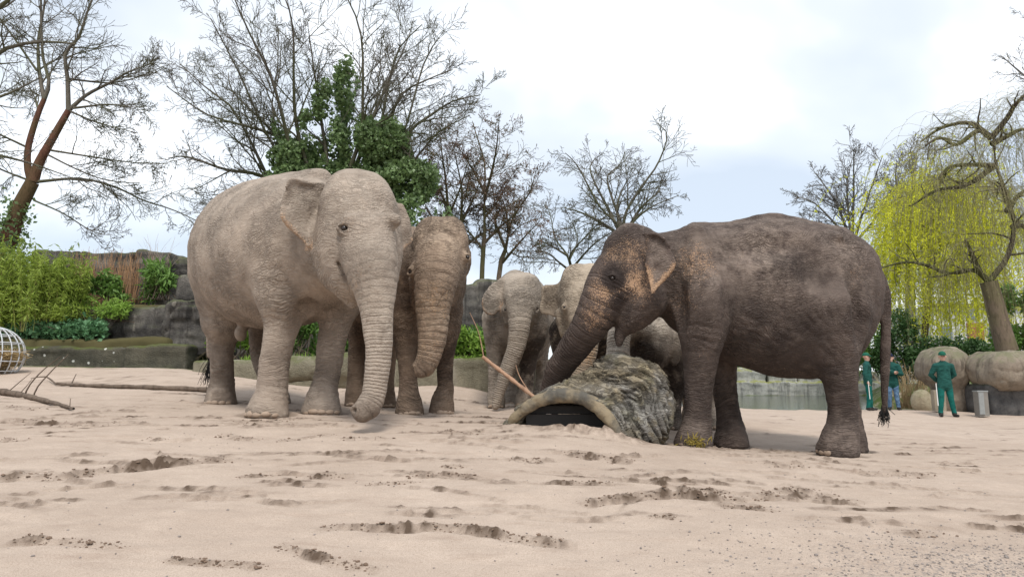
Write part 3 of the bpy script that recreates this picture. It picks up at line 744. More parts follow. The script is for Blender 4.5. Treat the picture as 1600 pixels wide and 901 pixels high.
E4 = dict(face=(0.1, -1.0), ring=1.3, topdust=0.5, chains=[
    dict(p=[(945, 500, 11.2, 66), (935, 498, 10.5, 80), (925, 490, 9.9, 74)], n=6, w=W3, sq=0.70, k=0.05),
    dict(p=[(922, 470, 9.8, 56), (916, 460, 9.4, 46)], k=0.05),
    dict(p=[(913, 450, 9.25, 38), (914, 475, 9.2, 40), (915, 500, 9.2, 33)], n=4, k=0.04),
    dict(p=[(900, 434, 9.2, 22), (898, 446, 9.15, 22)], k=0.05),
    dict(p=[(926, 434, 9.2, 22), (929, 446, 9.15, 22)], k=0.05),
    dict(p=[(914, 470, 9.05, 32), (915, 500, 8.93, 26), (916, 530, 8.9, 20), (914, 560, 8.9, 17), (906, 590, 8.9, 14), (892, 620, 8.9, 11)], n=16, k=0.03, t='trunk'),
    dict(p=[(880, 492, 9.3, 14), (884, 520, 9.25, 10)], k=0.04),
    leg([(886, 520, 9.8, 30), (884, 570, 9.8, 18), (884, 610, 9.8, 16), (884, 645, 9.75, 19)]),
    leg([(950, 530, 9.9, 30), (948, 590, 9.9, 18), (948, 645, 9.85, 19)]),
    leg([(905, 530, 11.2, 28), (903, 590, 11.2, 15), (903, 640, 11.1, 16)]),
    leg([(965, 530, 11.2, 28), (967, 590, 11.2, 15), (967, 640, 11.1, 16)]),
    ],
    ears=[dict(p=[(876, 440, 9.4), (862, 444, 9.45), (847, 446, 9.5), (844, 465, 9.52), (843, 488, 9.55), (860, 493, 9.5), (872, 496, 9.45), (878, 470, 9.4)], bend=0.02, k=0.02, rim=0.7, tone=(2, .55)),
          dict(p=[(952, 440, 9.4), (966, 444, 9.45), (978, 456, 9.5), (976, 488, 9.55), (958, 490, 9.45)], bend=0.02, k=0.02)],
    eyes=[dict(c=(884, 480, 9.0), r=3.4, d=(-0.6, -0.8, 0.0))],
    pig=[(912, 550, 8.8, 0.35, 1.0), (890, 500, 9.0, 0.2, 0.5)],
    dust=[(910, 440, 9.1, 0.4, 0.9), (925, 462, 9.0, 0.06, 2.0)],
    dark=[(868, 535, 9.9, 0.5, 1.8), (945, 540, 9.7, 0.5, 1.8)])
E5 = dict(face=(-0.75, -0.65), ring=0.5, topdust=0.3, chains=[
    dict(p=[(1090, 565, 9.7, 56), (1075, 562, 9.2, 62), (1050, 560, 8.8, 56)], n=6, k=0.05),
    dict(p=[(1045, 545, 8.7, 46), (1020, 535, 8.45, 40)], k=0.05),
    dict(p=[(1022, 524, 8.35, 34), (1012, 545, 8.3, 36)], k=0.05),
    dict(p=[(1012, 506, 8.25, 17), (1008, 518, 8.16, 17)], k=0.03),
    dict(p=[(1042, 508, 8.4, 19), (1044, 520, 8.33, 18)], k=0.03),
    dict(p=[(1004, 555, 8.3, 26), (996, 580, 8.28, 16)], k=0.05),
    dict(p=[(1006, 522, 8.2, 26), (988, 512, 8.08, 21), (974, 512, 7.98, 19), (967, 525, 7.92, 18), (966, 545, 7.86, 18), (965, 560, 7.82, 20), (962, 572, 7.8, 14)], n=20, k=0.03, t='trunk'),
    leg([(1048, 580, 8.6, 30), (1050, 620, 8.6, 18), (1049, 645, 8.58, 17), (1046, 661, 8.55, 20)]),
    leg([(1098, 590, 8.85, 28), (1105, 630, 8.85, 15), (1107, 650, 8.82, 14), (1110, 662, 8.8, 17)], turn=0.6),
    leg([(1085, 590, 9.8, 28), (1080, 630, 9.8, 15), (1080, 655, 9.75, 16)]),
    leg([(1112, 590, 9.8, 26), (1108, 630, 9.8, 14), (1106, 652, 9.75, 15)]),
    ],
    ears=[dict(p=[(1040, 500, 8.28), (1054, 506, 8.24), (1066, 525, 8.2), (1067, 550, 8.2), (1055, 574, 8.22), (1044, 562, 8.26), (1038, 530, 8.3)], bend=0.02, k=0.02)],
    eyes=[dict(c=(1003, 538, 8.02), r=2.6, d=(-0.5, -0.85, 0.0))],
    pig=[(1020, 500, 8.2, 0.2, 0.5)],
    dust=[(968, 530, 7.8, 0.28, 1.4), (1020, 505, 8.2, 0.3, 1.4), (1045, 515, 8.4, 0.25, 1.2)],  # pale patches on trunk and forehead, strengthened to offset the dark elephant's shade
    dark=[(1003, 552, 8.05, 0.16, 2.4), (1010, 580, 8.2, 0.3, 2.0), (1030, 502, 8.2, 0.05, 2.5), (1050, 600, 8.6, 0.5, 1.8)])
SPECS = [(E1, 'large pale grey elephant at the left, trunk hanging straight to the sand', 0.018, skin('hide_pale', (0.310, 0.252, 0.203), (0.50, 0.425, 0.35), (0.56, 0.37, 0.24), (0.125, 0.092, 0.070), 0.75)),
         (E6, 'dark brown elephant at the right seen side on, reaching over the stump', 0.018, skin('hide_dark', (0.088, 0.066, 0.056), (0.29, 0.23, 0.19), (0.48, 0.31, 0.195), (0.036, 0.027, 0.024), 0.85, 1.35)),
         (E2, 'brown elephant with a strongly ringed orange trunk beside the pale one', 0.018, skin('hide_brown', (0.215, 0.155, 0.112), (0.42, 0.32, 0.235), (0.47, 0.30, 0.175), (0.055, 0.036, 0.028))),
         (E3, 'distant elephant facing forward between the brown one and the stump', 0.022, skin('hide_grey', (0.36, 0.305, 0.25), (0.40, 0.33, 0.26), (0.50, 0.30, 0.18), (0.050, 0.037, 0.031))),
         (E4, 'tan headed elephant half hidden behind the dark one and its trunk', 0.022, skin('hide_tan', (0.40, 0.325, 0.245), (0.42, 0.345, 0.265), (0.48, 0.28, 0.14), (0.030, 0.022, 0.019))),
         (E5, 'small elephant behind the stump resting its pale trunk on it', 0.022, skin('hide_young', (0.37, 0.31, 0.255), (0.54, 0.47, 0.39), (0.42, 0.28, 0.18), (0.045, 0.034, 0.029)))]  # base and dust colours lightened to make up for the shade it stands in
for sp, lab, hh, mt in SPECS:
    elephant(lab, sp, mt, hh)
# ------------------------------------------------------------------ terrain
WATER_Z = -0.30
_cp_px = [(800, 664, 7.0), (900, 668, 6.9), (1000, 690, 6.9),
          (1357, 641, 22), (1396, 641, 22.3), (1479, 653, 19), (1440, 640, 21), (1540, 648, 19.6), (1600, 657, 18), (1200, 638, 25.5), (1290, 639, 25.0), (1150, 636, 25.5),
          (30, 572, 14.6), (150, 574, 14.6), (295, 577, 14.3), (367, 588, 12.5), (430, 602, 13.6), (740, 608, 13.8), (600, 606, 13.8), (120, 600, 11.0), (200, 640, 8.0), (0, 640, 8.0)]
_cpt = [at(*p) for p in _cp_px] + [np.array((f[0], f[1], f[2] + .012)) for f in FEET] + [np.array(p) for p in [(-3, 2, .10), (0, 1, .04), (3, 2, -.02), (0, 3, .06), (3, 4, .0), (-3, 4.5, .2), (0, -4, .0), (-8, 2, .3), (8, 3, -.05), (9, 12, -.12), (-11, 10, .75),
       (-22, 15, 1.1), (-22, 30, 1.0), (0, 22, .1), (0, 40, .2), (30, 25, -.25), (40, 10, -.2), (-30, -10, .6), (30, -20, -.1), (-6, 30, .6), (60, 60, 0.1), (-60, 60, .8), (-80, 0, .8), (90, 0, 0), (0, 120, 0.3), (0, -80, 0), (5, 19, -.1)]]
_cpt = np.array(_cpt)
_X = _cpt[:, :2]; _Zc = _cpt[:, 2]
def _ker(A, B):
    d = np.sqrt(((A[:, None] - B[None]) ** 2).sum(-1) + 0.5)
    return -d
_K = _ker(_X, _X) + np.eye(len(_X)) * 0.02
_A = np.block([[_K, np.ones((len(_X), 1))], [np.ones((1, len(_X))), np.zeros((1, 1))]])
_c = np.linalg.solve(_A, np.concatenate([_Zc, [0]]))
def base_z(xy):
    xy = np.atleast_2d(np.asarray(xy, float))
    out = np.zeros(len(xy))
    for i in range(0, len(xy), 40000):
        out[i:i + 40000] = _ker(xy[i:i + 40000], _X) @ _c[:-1] + _c[-1]
    x, y = xy[:, 0], xy[:, 1]
    xb = np.maximum(.515 * y, 15.5 - np.maximum(0, y - 28) * 3)
    pond = sstep(2.2, 3.6, x - 0.02 * (y - 26)) * sstep(25.0, 26.6, y) * sstep(47.0, 45.5, y)
    pond2 = sstep(10.8, 12.2, x) * sstep(24.0, 25.2, y) * sstep(47.0, 45.5, y)
    pond = np.maximum(pond, pond2) * sstep(.6, -.4, x - xb)
    bank = np.maximum(.5 * sstep(.2, 1.6, x - xb) * sstep(23.2, 25.5, y), 1.15 * sstep(47.6, 48.4, y) * sstep(1, 6, x)) * sstep(260, 140, y) * sstep(120, 80, x)
    out = np.maximum(out, out * (1 - pond) * 0 + bank) * (bank > 0) + out * (bank <= 0)
    out = out * (1 - pond) + pond * (WATER_Z - 0.7)
    return out
def gz(x, y): return float(base_z([(x, y)])[0])
def on_ground(px, py):
    lo, hi = 1.0, 40.0
    for Y in np.linspace(1.2, 40, 300):
        p = at(px, py, Y)
        if p[2] < gz(p[0], p[1]): hi = Y; break
        lo = Y
    for _ in range(18):
        m = (lo + hi) / 2; p = at(px, py, m)
        if p[2] < gz(p[0], p[1]): hi = m
        else: lo = m
    return at(px, py, hi)
# furrows scraped into the sand: picture-traced courses, width (m), height (m)
FUR = [([(-20, 752), (60, 748), (110, 746), (180, 737), (260, 729), (320, 723), (368, 719)], .075, .035, 1.0),
       ([(478, 834), (530, 829), (575, 829), (620, 830), (680, 828), (730, 829), (780, 838), (830, 846), (905, 853)], .040, .028, 1.0),
       ([(430, 854), (480, 868), (520, 878), (545, 881), (595, 889)], .030, .016, .8), ([(-10, 860), (40, 854), (110, 856), (200, 863)], .035, .022, .8), ([(250, 876), (330, 880), (390, 882), (420, 886)], .025, .014, .7),
       ([(900, 790), (960, 786), (1000, 782), (1050, 780), (1120, 784), (1180, 784)], .055, .030, 1.0), ([(1170, 782), (1230, 778), (1300, 784), (1352, 787)], .06, .022, .9),
       ([(1070, 768), (1110, 771), (1150, 775)], .03, .015, .7), ([(1125, 798), (1180, 803), (1215, 808)], .025, .016, .8), ([(885, 706), (930, 713), (990, 724)], .07, .025, 1.0), ([(800, 720), (870, 717)], .06, .018, .7),
       ([(475, 748), (540, 746)], .05, .018, .8), ([(630, 749), (700, 746), (760, 752)], .045, .016, .8), ([(1180, 776), (1250, 766), (1295, 776)], .06, .015, .6), ([(690, 729), (725, 728)], .05, .02, .9), ([(870, 757), (960, 760)], .04, .014, .6),
       ([(235, 688), (256, 688)], .05, .02, 1.0), ([(370, 746), (440, 742)], .03, .012, .6), ([(0, 691), (20, 690)], .06, .02, .8), ([(1330, 736), (1400, 740), (1460, 743)], .09, .018, .5), ([(1190, 728), (1260, 733)], .08, .016, .5),
       ([(60, 665), (140, 668), (220, 662)], .10, .018, .5), ([(300, 667), (420, 660), (470, 655)], .08, .016, .4), ([(340, 682), (400, 686)], .06, .012, .5), ([(0, 655), (90, 660)], .09, .016, .5), ([(520, 688), (620, 684)], .06, .01, .4),
       ([(820, 720), (850, 721)], .05, .012, .7), ([(0, 632), (60, 640)], .1, .02, .5), ([(1400, 840), (1480, 838)], .05, .012, .5), ([(560, 760), (660, 757)], .03, .008, .4), ([(430, 690), (520, 678)], .05, .01, .4), ([(690, 674), (760, 676)], .08, .014, .5), ([(1010, 812), (1060, 815)], .02, .008, .5)]
_fur = []
for pl, wd, ht, wet in FUR:
    _fur.append((np.array([on_ground(*p)[:2] for p in pl]), wd, ht, wet))
_r = np.random.default_rng(11)
for i in range(520):           # many shallow scuffs further back
    y = 3.6 + 13 * _r.random() ** 1.2; x = _r.uniform(-0.8, 0.8) * y
    L = _r.uniform(0.15, 1.1) * (0.6 + y / 12); a = _r.normal(0.0, 0.28)
    p0 = np.array([x, y]); d = np.array([math.cos(a), math.sin(a)]) * L
    mid = p0 + d * .5 + _r.normal(0, .05, 2)
    _fur.append((np.array([p0, mid, p0 + d]), _r.uniform(.012, .042), _r.uniform(.006, .020), _r.uniform(.3, 1.0)))
def ground_detail(xy):
    """height added to the base terrain, dampness of the turned sand"""
    n = len(xy); P3 = np.column_stack([xy, np.zeros(n)])
    z = 0.035 * fbm(P3 * 0.55, 3, 41) + 0.015 * fbm(P3 * np.array([1.4, 3.4, 1.0]), 4, 42)
    near = (xy[:, 1] > 1.0) & (xy[:, 1] < 20) & (np.abs(xy[:, 0]) < 16)
    wet = np.zeros(n)
    crumb = fbm(P3 * 26.0, 3, 43, .7); crumb2 = fbm(P3 * 9.0, 2, 44)
    z[near] += 0.006 * fbm(P3[near] * 12.0, 4, 45, .6)
    for pl, wd, ht, wt in _fur:
        m = wd * 5 + 0.02
        sel = np.where((xy[:, 0] > pl[:, 0].min() - m) & (xy[:, 0] < pl[:, 0].max() + m) & (xy[:, 1] > pl[:, 1].min() - m) & (xy[:, 1] < pl[:, 1].max() + m))[0]
        if not len(sel): continue
        Q = xy[sel]; best = np.full(len(sel), 9.0); sgn = np.zeros(len(sel)); tt = np.zeros(len(sel))
        seg = np.linalg.norm(np.diff(pl, axis=0), axis=1); cum = np.concatenate([[0], np.cumsum(seg)]) / seg.sum()
        for i in range(len(pl) - 1):
            a = pl[i]; e = pl[i + 1] - a
            t = np.clip(((Q - a) @ e) / (e @ e), 0, 1)
            dv = Q - a - t[:, None] * e; d = np.linalg.norm(dv, axis=1)
            u = d < best; best[u] = d[u]; sgn[u] = dv[u, 1]; tt[u] = (cum[i] + (cum[i + 1] - cum[i]) * t)[u]
        env = np.sqrt(np.clip(4 * tt * (1 - tt), 0, 1)) * np.clip(.72 + .75 * vnoise(np.column_stack([tt * (3 + 9 * min(1, seg.sum())), tt * 0 + pl[0, 0] * 7, tt * 0]), 5), .38, 1.2)
        s = np.where(sgn > 0, best, -best) + wd * 0.35 * crumb2[sel] + wd * .35 * crumb[sel]
        c = 0.45 + 0.75 * np.clip(0.5 + 1.2 * crumb[sel], 0, 1)
        z[sel] += env * (1.25 * ht * np.exp(-((s - wd * .35) / wd) ** 2) * c - 1.1 * ht * np.exp(-((s + wd * .6) / (wd * .55)) ** 2))
        wet[sel] = np.maximum(wet[sel], wt * env * np.exp(-(s / (wd * 0.85)) ** 2) * (0.35 + 0.65 * np.clip(.5 + 1.6 * crumb[sel], 0, 1)))
    for (fx, fy, fz_, fr) in FEET:      # the sand gives way a little around each foot
        d = np.linalg.norm(xy - np.array([fx, fy]), axis=1) / fr
        z += 0.012 * np.exp(-((d - 1.45) / .22) ** 2) - 0.02 * np.exp(-(d / 1.15) ** 6)
        wet = np.maximum(wet, .35 * np.exp(-((d - 1.15) / .3) ** 2))
    # loose heap against the stump
    for (px, py, Y, rr, hh_) in ((945, 690, 6.55, .22, .07), (905, 682, 6.55, .2, .05), (870, 676, 6.62, .2, .045), (985, 700, 6.5, .25, .05), (810, 672, 6.8, .2, .03)):
        c = at(px, py, Y)
        g = np.exp(-((xy[:, 0] - c[0]) / rr) ** 2 - ((xy[:, 1] - c[1]) / (rr * .7)) ** 2)
        z += hh_ * g * (0.7 + .6 * crumb2); wet = np.maximum(wet, .7 * g * np.clip(.5 + crumb, 0, 1))
    return z, wet
def axis_lines(lo, hi, a, b, step, grow=1.09):
    c = list(np.arange(a, b, step)); s = step; x = c[-1]
    while x < hi: s *= grow; x += s; c.append(x)
    s = step; x = c[0]; l = []
    while x > lo: s *= grow; x -= s; l.append(x)
    return np.array(l[::-1] + c)
gx = axis_lines(-600, 600, -4.6, 4.6, 0.0135, 1.03)
gy = axis_lines(-300, 900, 2.1, 7.0, 0.0165, 1.022)
GX, GY = np.meshgrid(gx, gy, indexing='ij')
gxy = np.column_stack([GX.ravel(), GY.ravel()])
gdz, gwet = ground_detail(gxy)
gzz = base_z(gxy) + gdz
nx_, ny_ = len(gx), len(gy)
ii = (np.arange(nx_ - 1)[:, None] * ny_ + np.arange(ny_ - 1)[None]).ravel()
gF = np.column_stack([ii, ii + ny_, ii + ny_ + 1, ii + 1])
peb = np.exp(-((gxy[:, 0] - 2.25) / 1.0) ** 2 - ((gxy[:, 1] - 2.7) / 0.55) ** 2)
b = NB('sand', 0.95, 0.15)
o = b.pos()
n1 = b.noise(o, 0.45, 5, 0.6); n2 = b.noise(o, 3.2, 5, 0.65); n3 = b.noise(o, 190.0, 2, 0.7); n4 = b.noise(b.scale(o, (1.6, 5.0, 1.0)), 1.4, 6, 0.7)
c = b.mix(b.map(n1, 0.3, 0.7), (0.425, 0.338, 0.272), (0.49, 0.398, 0.326))
c = b.mix(b.m_('MULTIPLY', b.map(n2, 0.4, 0.75), 0.55), c, (0.58, 0.475, 0.388))
c = b.mix(b.m_('MULTIPLY', b.map(n4, 0.52, 0.72), 0.55), c, (0.34, 0.255, 0.20))
c = b.mix(b.m_('MULTIPLY', b.map(n3, 0.40, 0.70), 0.62), c, (0.27, 0.20, 0.152))
wt = b.attr('wet').outputs['Fac']
c = b.mix(b.m_('MULTIPLY', wt, 1.35, clamp=True), c, (0.10, 0.07, 0.05))
pe = b.attr('peb').outputs['Fac']
pv = b.vor(o, 70.0, 'F1')
c = b.mix(b.m_('MULTIPLY', pe, b.map(b.noise(o, 60.0, 3, .7), .48, .62), clamp=True), c, (0.17, 0.155, 0.15))
gr = b.attr('green').outputs['Fac']
c = b.mix(b.m_('MULTIPLY', gr, b.map(b.noise(o, 2.5, 4, .6), .25, .5), clamp=True), c, (0.075, 0.10, 0.03))
b.col(c)
b.bump(b.m_('ADD', b.m_('MULTIPLY', n3, 0.5), b.m_('MULTIPLY', b.noise(o, 45.0, 4, .6), 0.6)), 0.75, 0.012)
SAND = b.m
green = sstep(15.5, 17.5, gxy[:, 1]) * np.where(gxy[:, 0] < 4, 1, 0) + sstep(46, 47.5, gxy[:, 1]) * 1.0 + sstep(20.5, 21.5, gxy[:, 1]) * sstep(13.5, 14.5, gxy[:, 0])
green = np.maximum(green, sstep(14.0, 14.5, gxy[:, 1]) * np.where(gxy[:, 0] < -0.5, 1, 0))
g = mesh_obj('ground', np.column_stack([gxy, gzz]), gF, SAND, attrs={'wet': gwet, 'peb': peb, 'green': np.clip(green, 0, 1)})
tag(g, kind='structure')
del GX, GY
# water
b = NB('pond_water', 0.09, 0.5)
b.col((0.045, 0.060, 0.040))
wv = b.noise(b.scale(b.pos(), (0.6, 2.2, 1.0)), 1.2, 4, .55)
b.bump(wv, 0.22, 0.08)
wx0, wx1, wy0, wy1 = 1.5, 60.0, 23.0, 48.0
wtr = mesh_obj('pond_water', [(wx0, wy0, WATER_Z), (wx1, wy0, WATER_Z), (wx1, wy1, WATER_Z), (wx0, wy1, WATER_Z)], [(0, 1, 2, 3)], b.m, smooth=False)
tag(wtr, kind='structure')
# clods along the deep furrows, and loose grit at the lower right
CLOD = plain('damp_clod', (0.17, 0.12, 0.088), 0.95, 0.1, 0.45, 14)
GRIT = plain('grit', (0.24, 0.21, 0.19), 0.9, 0.2, 0.6, 30)
def lump_template():
    bm = bmesh.new(); bmesh.ops.create_icosphere(bm, subdivisions=1, radius=1.0)
    V = np.array([v.co[:] for v in bm.verts]); F = np.array([[v.index for v in f.verts] for f in bm.faces]); bm.free()
    return V, F
LV, LF = lump_template()
def lumps(name, pos, size, mat, flat=0.6):
    n = len(pos); r = RNG
    sc = size[:, None] * r.uniform(.6, 1.3, (n, 3)); sc[:, 2] *= flat
    jit = 1 + r.uniform(-.28, .28, (n, len(LV), 1))
    a = r.uniform(0, 6.28, n); ca, sa = np.cos(a)[:, None], np.sin(a)[:, None]
    Vl = LV[None] * jit * sc[:, None]
    x = Vl[..., 0] * ca - Vl[..., 1] * sa; y = Vl[..., 0] * sa + Vl[..., 1] * ca
    Vl = np.stack([x, y, Vl[..., 2]], -1) + pos[:, None]
    F = (LF[None] + (np.arange(n) * len(LV))[:, None, None]).reshape(-1, 3)
    return mesh_obj(name, Vl.reshape(-1, 3), F, mat, smooth=False)
cl = []
for pl, wd, ht, wt in _fur[:33]:
    q = catmull(pl, 60); L = np.linalg.norm(np.diff(pl, axis=0), axis=1).sum()
    m = int(min(170, 15 + L / wd * 7 * wt))
    p = q[RNG.integers(4, 56, m)] + np.column_stack([RNG.normal(0, wd * .8, m), RNG.normal(wd * 0.1, wd * 0.6, m)])
    cl.append(np.column_stack([p, np.clip(np.abs(RNG.normal(0, .0040, m)) + .0015, 0, .013) * (0.7 + wd * 8)]))
cl = np.vstack(cl)
zz = base_z(cl[:, :2]) + ground_detail(cl[:, :2])[0]
tag(lumps('sand_clods', np.column_stack([cl[:, :2], zz + cl[:, 2] * .25]), cl[:, 2], CLOD, .5), 'dark damp crumbs of sand strewn along the furrows', 'sand clods', kind='stuff')
m = 4600
pp = np.column_stack([RNG.normal(2.3, .75, m), RNG.normal(2.75, .42, m)])
pp = np.vstack([pp, np.column_stack([RNG.uniform(-3, 3.5, 500), RNG.uniform(2.3, 6, 500)])])
zz = base_z(pp) + ground_detail(pp)[0]
sz = np.clip(np.abs(RNG.normal(0, .0028, len(pp))) + .0014, 0, .008)
tag(lumps('gravel', np.column_stack([pp, zz + sz * .3]), sz, GRIT, .7), 'fine grey grit scattered over the sand at lower right', 'gravel', kind='stuff')
# ------------------------------------------------------------------ stump, rocks, walls
def rockmat(name, c1, c2, moss=(0.09, 0.11, 0.025), mossy=0.5, streak=0.6, pale=(0.42, 0.38, 0.32), palef=0.3, spots=0.0, bdist=0.05):
    b = NB(name, 0.93, 0.2)
    o = b.pos()
    n = b.noise(o, 1.7, 5, .65); f = b.noise(o, 14.0, 4, .65)
    c = b.mix(b.map(n, .3, .7), c1, c2)
    st = b.noise(b.scale(o, (4.5, 4.5, .45)), 1.0, 4, .6)
    c = b.mix(b.m_('MULTIPLY', b.map(st, .5, .68), streak), c, tuple(x * .22 for x in c1))
    st2 = b.noise(b.scale(b.vadd(o, (13.0, 5.0, 2.0)), (3.5, 3.5, .3)), 1.0, 4, .6)
    c = b.mix(b.m_('MULTIPLY', b.map(st2, .58, .75), palef), c, pale)
    c = b.mix(b.m_('MULTIPLY', b.map(f, .45, .75), .4), c, tuple(x * .5 for x in c1))
    nz = b.n('ShaderNodeSeparateXYZ', {0: b.n('ShaderNodeNewGeometry').outputs['Normal']}).outputs[2]
    mm = b.m_('MULTIPLY', b.m_('MULTIPLY', b.map(nz, .1, .8), b.map(b.noise(o, 2.6, 5, .7), .35, .6)), mossy, clamp=True)
    c = b.mix(mm, c, moss)
    if spots:
        sp = b.map(b.vor(o, 5.5, 'F1'), .19, .11)
        c = b.mix(b.m_('MULTIPLY', sp, b.m_('MULTIPLY', b.map(b.noise(o, .8, 2), .38, .52), spots)), c, (.62, .62, .58))
    b.col(c)
    b.bump(b.m_('ADD', b.m_('MULTIPLY', f, .5), b.noise(o, 40.0, 4, .6)), .7, bdist)
    return b.m
def rock(name, label, boxes, mat, h=0.05, amp=0.05, seed=1, cat='rock', group=None, strata=0.0, freq=1.6, rnd=0.15, cracks=0.0, k=0.08, ells=(), joints=()):
    lo = np.min([np.array(c) - np.array(r) for c, r in list(boxes) + list(ells)], 0); hi = np.max([np.array(c) + np.array(r) for c, r in list(boxes) + list(ells)], 0)
    S = Sculpt(lo - 0.25, hi + 0.25, h)
    for c, r in boxes: S.box(c, r, min(rnd, min(r) * .9), k)
    for c, r in ells: S.ell(c, r, k)
    for c, r in joints: S.box(c, r, 0.01, 0.03, op='sub')
    V, F = S.mesh(1)
    N = vnormals(V, F)
    d = amp * fbm(V * freq, 4, seed, .6)
    if strata: d = d + strata * (np.abs(fbm(V * np.array([.5, .5, 4.2]), 3, seed + 5)) - .25)
    if cracks: d = d - cracks * sstep(.06, 0.0, np.abs(fbm(V * np.array([1.1, 1.1, 1.5]), 2, seed + 9)))
    V = V + N * d[:, None]
    base = np.array([(lo[0] + hi[0]) / 2, (lo[1] + hi[1]) / 2, lo[2]])
    ob = mesh_obj(name, V, F, mat, origin=base)
    return tag(ob, label, cat, group)
def pbox(x0, x1, y0, y1, Y, dep, side=False):
    """a block seen between picture columns x0..x1 and rows y0..y1, its face at Y, dep its half depth"""
    ym = (y0 + y1) / 2
    xa = at(x0, ym, Y + (1.6 * dep if side else 0))[0]
    xb = at(x1, ym, Y)[0]
    za, zc = at(800, y1, Y)[2], at(800, y0, Y)[2]
    return (np.array([(xa + xb) / 2, Y + dep, (za + zc) / 2]), np.array([max(.02, abs(xb - xa) / 2), dep, abs(zc - za) / 2]))
DARKROCK = rockmat('dark_rock', (0.050, 0.047, 0.045), (0.165, 0.152, 0.135), mossy=.5, streak=.7, palef=.8)
MOSSWALL = rockmat('mossy_wall', (0.060, 0.058, 0.045), (0.115, 0.105, 0.078), mossy=.9, streak=.25, palef=.15, spots=.85)
TANWALL = rockmat('tan_wall', (0.175, 0.160, 0.115), (0.27, 0.245, 0.18), mossy=.7, streak=.35, palef=.4)
BOULDER = rockmat('concrete_boulder', (0.225, 0.185, 0.145), (0.315, 0.265, 0.205), moss=(.13, .14, .07), mossy=.7, streak=.6, palef=.35, bdist=.04)
GREYWALL = rockmat('grey_bank', (0.26, 0.265, 0.25), (0.42, 0.42, 0.39), moss=(.22, .23, .04), mossy=.95, streak=.55, palef=.5)
# left terraces
rock('rock_wall', 'low mossy rock wall with white spots beside the hay basket', [pbox(-80, 110, 540, 582, 14.7, .35), pbox(100, 200, 541, 582, 14.75, .35), pbox(190, 292, 538, 582, 14.6, .35)], MOSSWALL, .05, .07, 3, 'wall', strata=.07, rnd=.08)
rock('rock_wall', 'dark terraced rock ledge above the low mossy wall', [pbox(40, 180, 484, 548, 15.9, .6), pbox(170, 262, 477, 548, 15.7, .6), pbox(60, 180, 530, 552, 15.3, .4), pbox(195, 215, 528, 560, 15.1, .3)], DARKROCK, .06, .12, 5, 'wall', strata=.13, rnd=.10, cracks=.06)
rock('rock_block', 'big cracked dark rock block right of the terraced ledge', [pbox(252, 342, 471, 560, 15.1, .6), pbox(262, 330, 468, 500, 15.0, .5)], DARKROCK, .05, .10, 8, 'rock', strata=.10, rnd=.10, cracks=.08)
rock('rock_block', 'small squared rock block standing on the rock ledge', [pbox(272, 318, 428, 472, 15.9, .5)], DARKROCK, .05, .06, 9, 'rock', rnd=.12)
rock('rock_wall', 'high dark rock wall at the back left behind the reeds', [pbox(40, 130, 392, 500, 17.8, .5), pbox(118, 215, 394, 500, 17.9, .5), pbox(208, 262, 392, 500, 17.4, .5), pbox(250, 330, 398, 500, 17.7, .5)], DARKROCK, .06, .10, 12, 'wall', strata=.13, rnd=.08, cracks=.06)
rock('rock_wall', 'low greenish concrete wall behind the legs of the pale elephant', [pbox(296, 420, 562, 622, 13.9, .3), pbox(410, 560, 566, 622, 14.1, .3), pbox(550, 640, 562, 622, 14.0, .3), pbox(630, 775, 558, 622, 14.0, .3), pbox(765, 1000, 562, 622, 14.1, .3)], TANWALL, .05, .04, 15, 'wall', rnd=.06, cracks=.02, joints=[pbox(630, 632, 550, 620, 13.85, .2), pbox(700, 702, 550, 620, 13.85, .2)])
rock('rock_slab', 'tan cracked rock slab shaped like a log behind the pale elephant', [pbox(428, 560, 553, 598, 12.9, .28), pbox(395, 440, 572, 604, 13.0, .25), pbox(500, 555, 575, 612, 13.0, .25)], TANWALL, .035, .07, 17, 'rock', rnd=.22, cracks=.03)
rock('rock_wall', 'dark rock wall rising behind the brown and the distant elephant', [pbox(690, 745, 442, 560, 18.0, .5), pbox(738, 800, 438, 560, 18.2, .5), pbox(330, 520, 490, 580, 18.3, .4), pbox(510, 700, 480, 580, 18.2, .4)], DARKROCK, .06, .12, 19, 'wall', strata=.08, rnd=.15)
# right: sculpted concrete boulders
rock('boulder', 'rounded brown concrete boulder behind the standing keeper', [pbox(1427, 1532, 541, 608, 20.6, .85, True), pbox(1452, 1530, 590, 652, 20.9, .45, True)], BOULDER, .05, .10, 21, 'boulder', 'sculpted boulders', cracks=.025,  rnd=.60, k=.2)
rock('boulder', 'long brown boulder at the right edge above a dark base', [pbox(1507, 1690, 546, 611, 19.2, .9, True)], BOULDER, .05, .10, 22, 'boulder', 'sculpted boulders', cracks=.025,  strata=.02, rnd=.56, k=.2)
rock('rock_wall', 'dark stone wall under the long boulder at the right edge', [pbox(1516, 1680, 600, 668, 19.7, .6, True)], rockmat('base_stone', (.045, .045, .047), (.13, .125, .12), mossy=.3, streak=.5, palef=.4), .05, .05, 23, 'rock', strata=.05, rnd=.1)
rock('boulder', 'small pale yellowish boulder beside the pond', [], rockmat('pale_boulder', (.30, .25, .17), (.42, .37, .27), mossy=.5, streak=.2), .03, .05, 24, 'boulder', ells=[(at(1441, 628, 21.2), (.33, .3, .38)), (at(1449, 636, 21.1), (.25, .25, .25))])
# far bank of the pond
bk = []
for i, x in enumerate(range(1080, 1440, 24)):
    bk.append(pbox(x, x + 23, 578 - 3 * math.sin(i * .9), 606, 47.0 + .2 * (i % 2), .5))
rock('bank_wall', 'pale grey pond bank wall with a mossy top seen under the belly', bk + [pbox(1060, 1445, 596, 625, 46.6, .4), pbox(1120, 1300, 574, 584, 47.3, .8)], GREYWALL, .09, .12, 27, 'wall', strata=.12, rnd=.12)

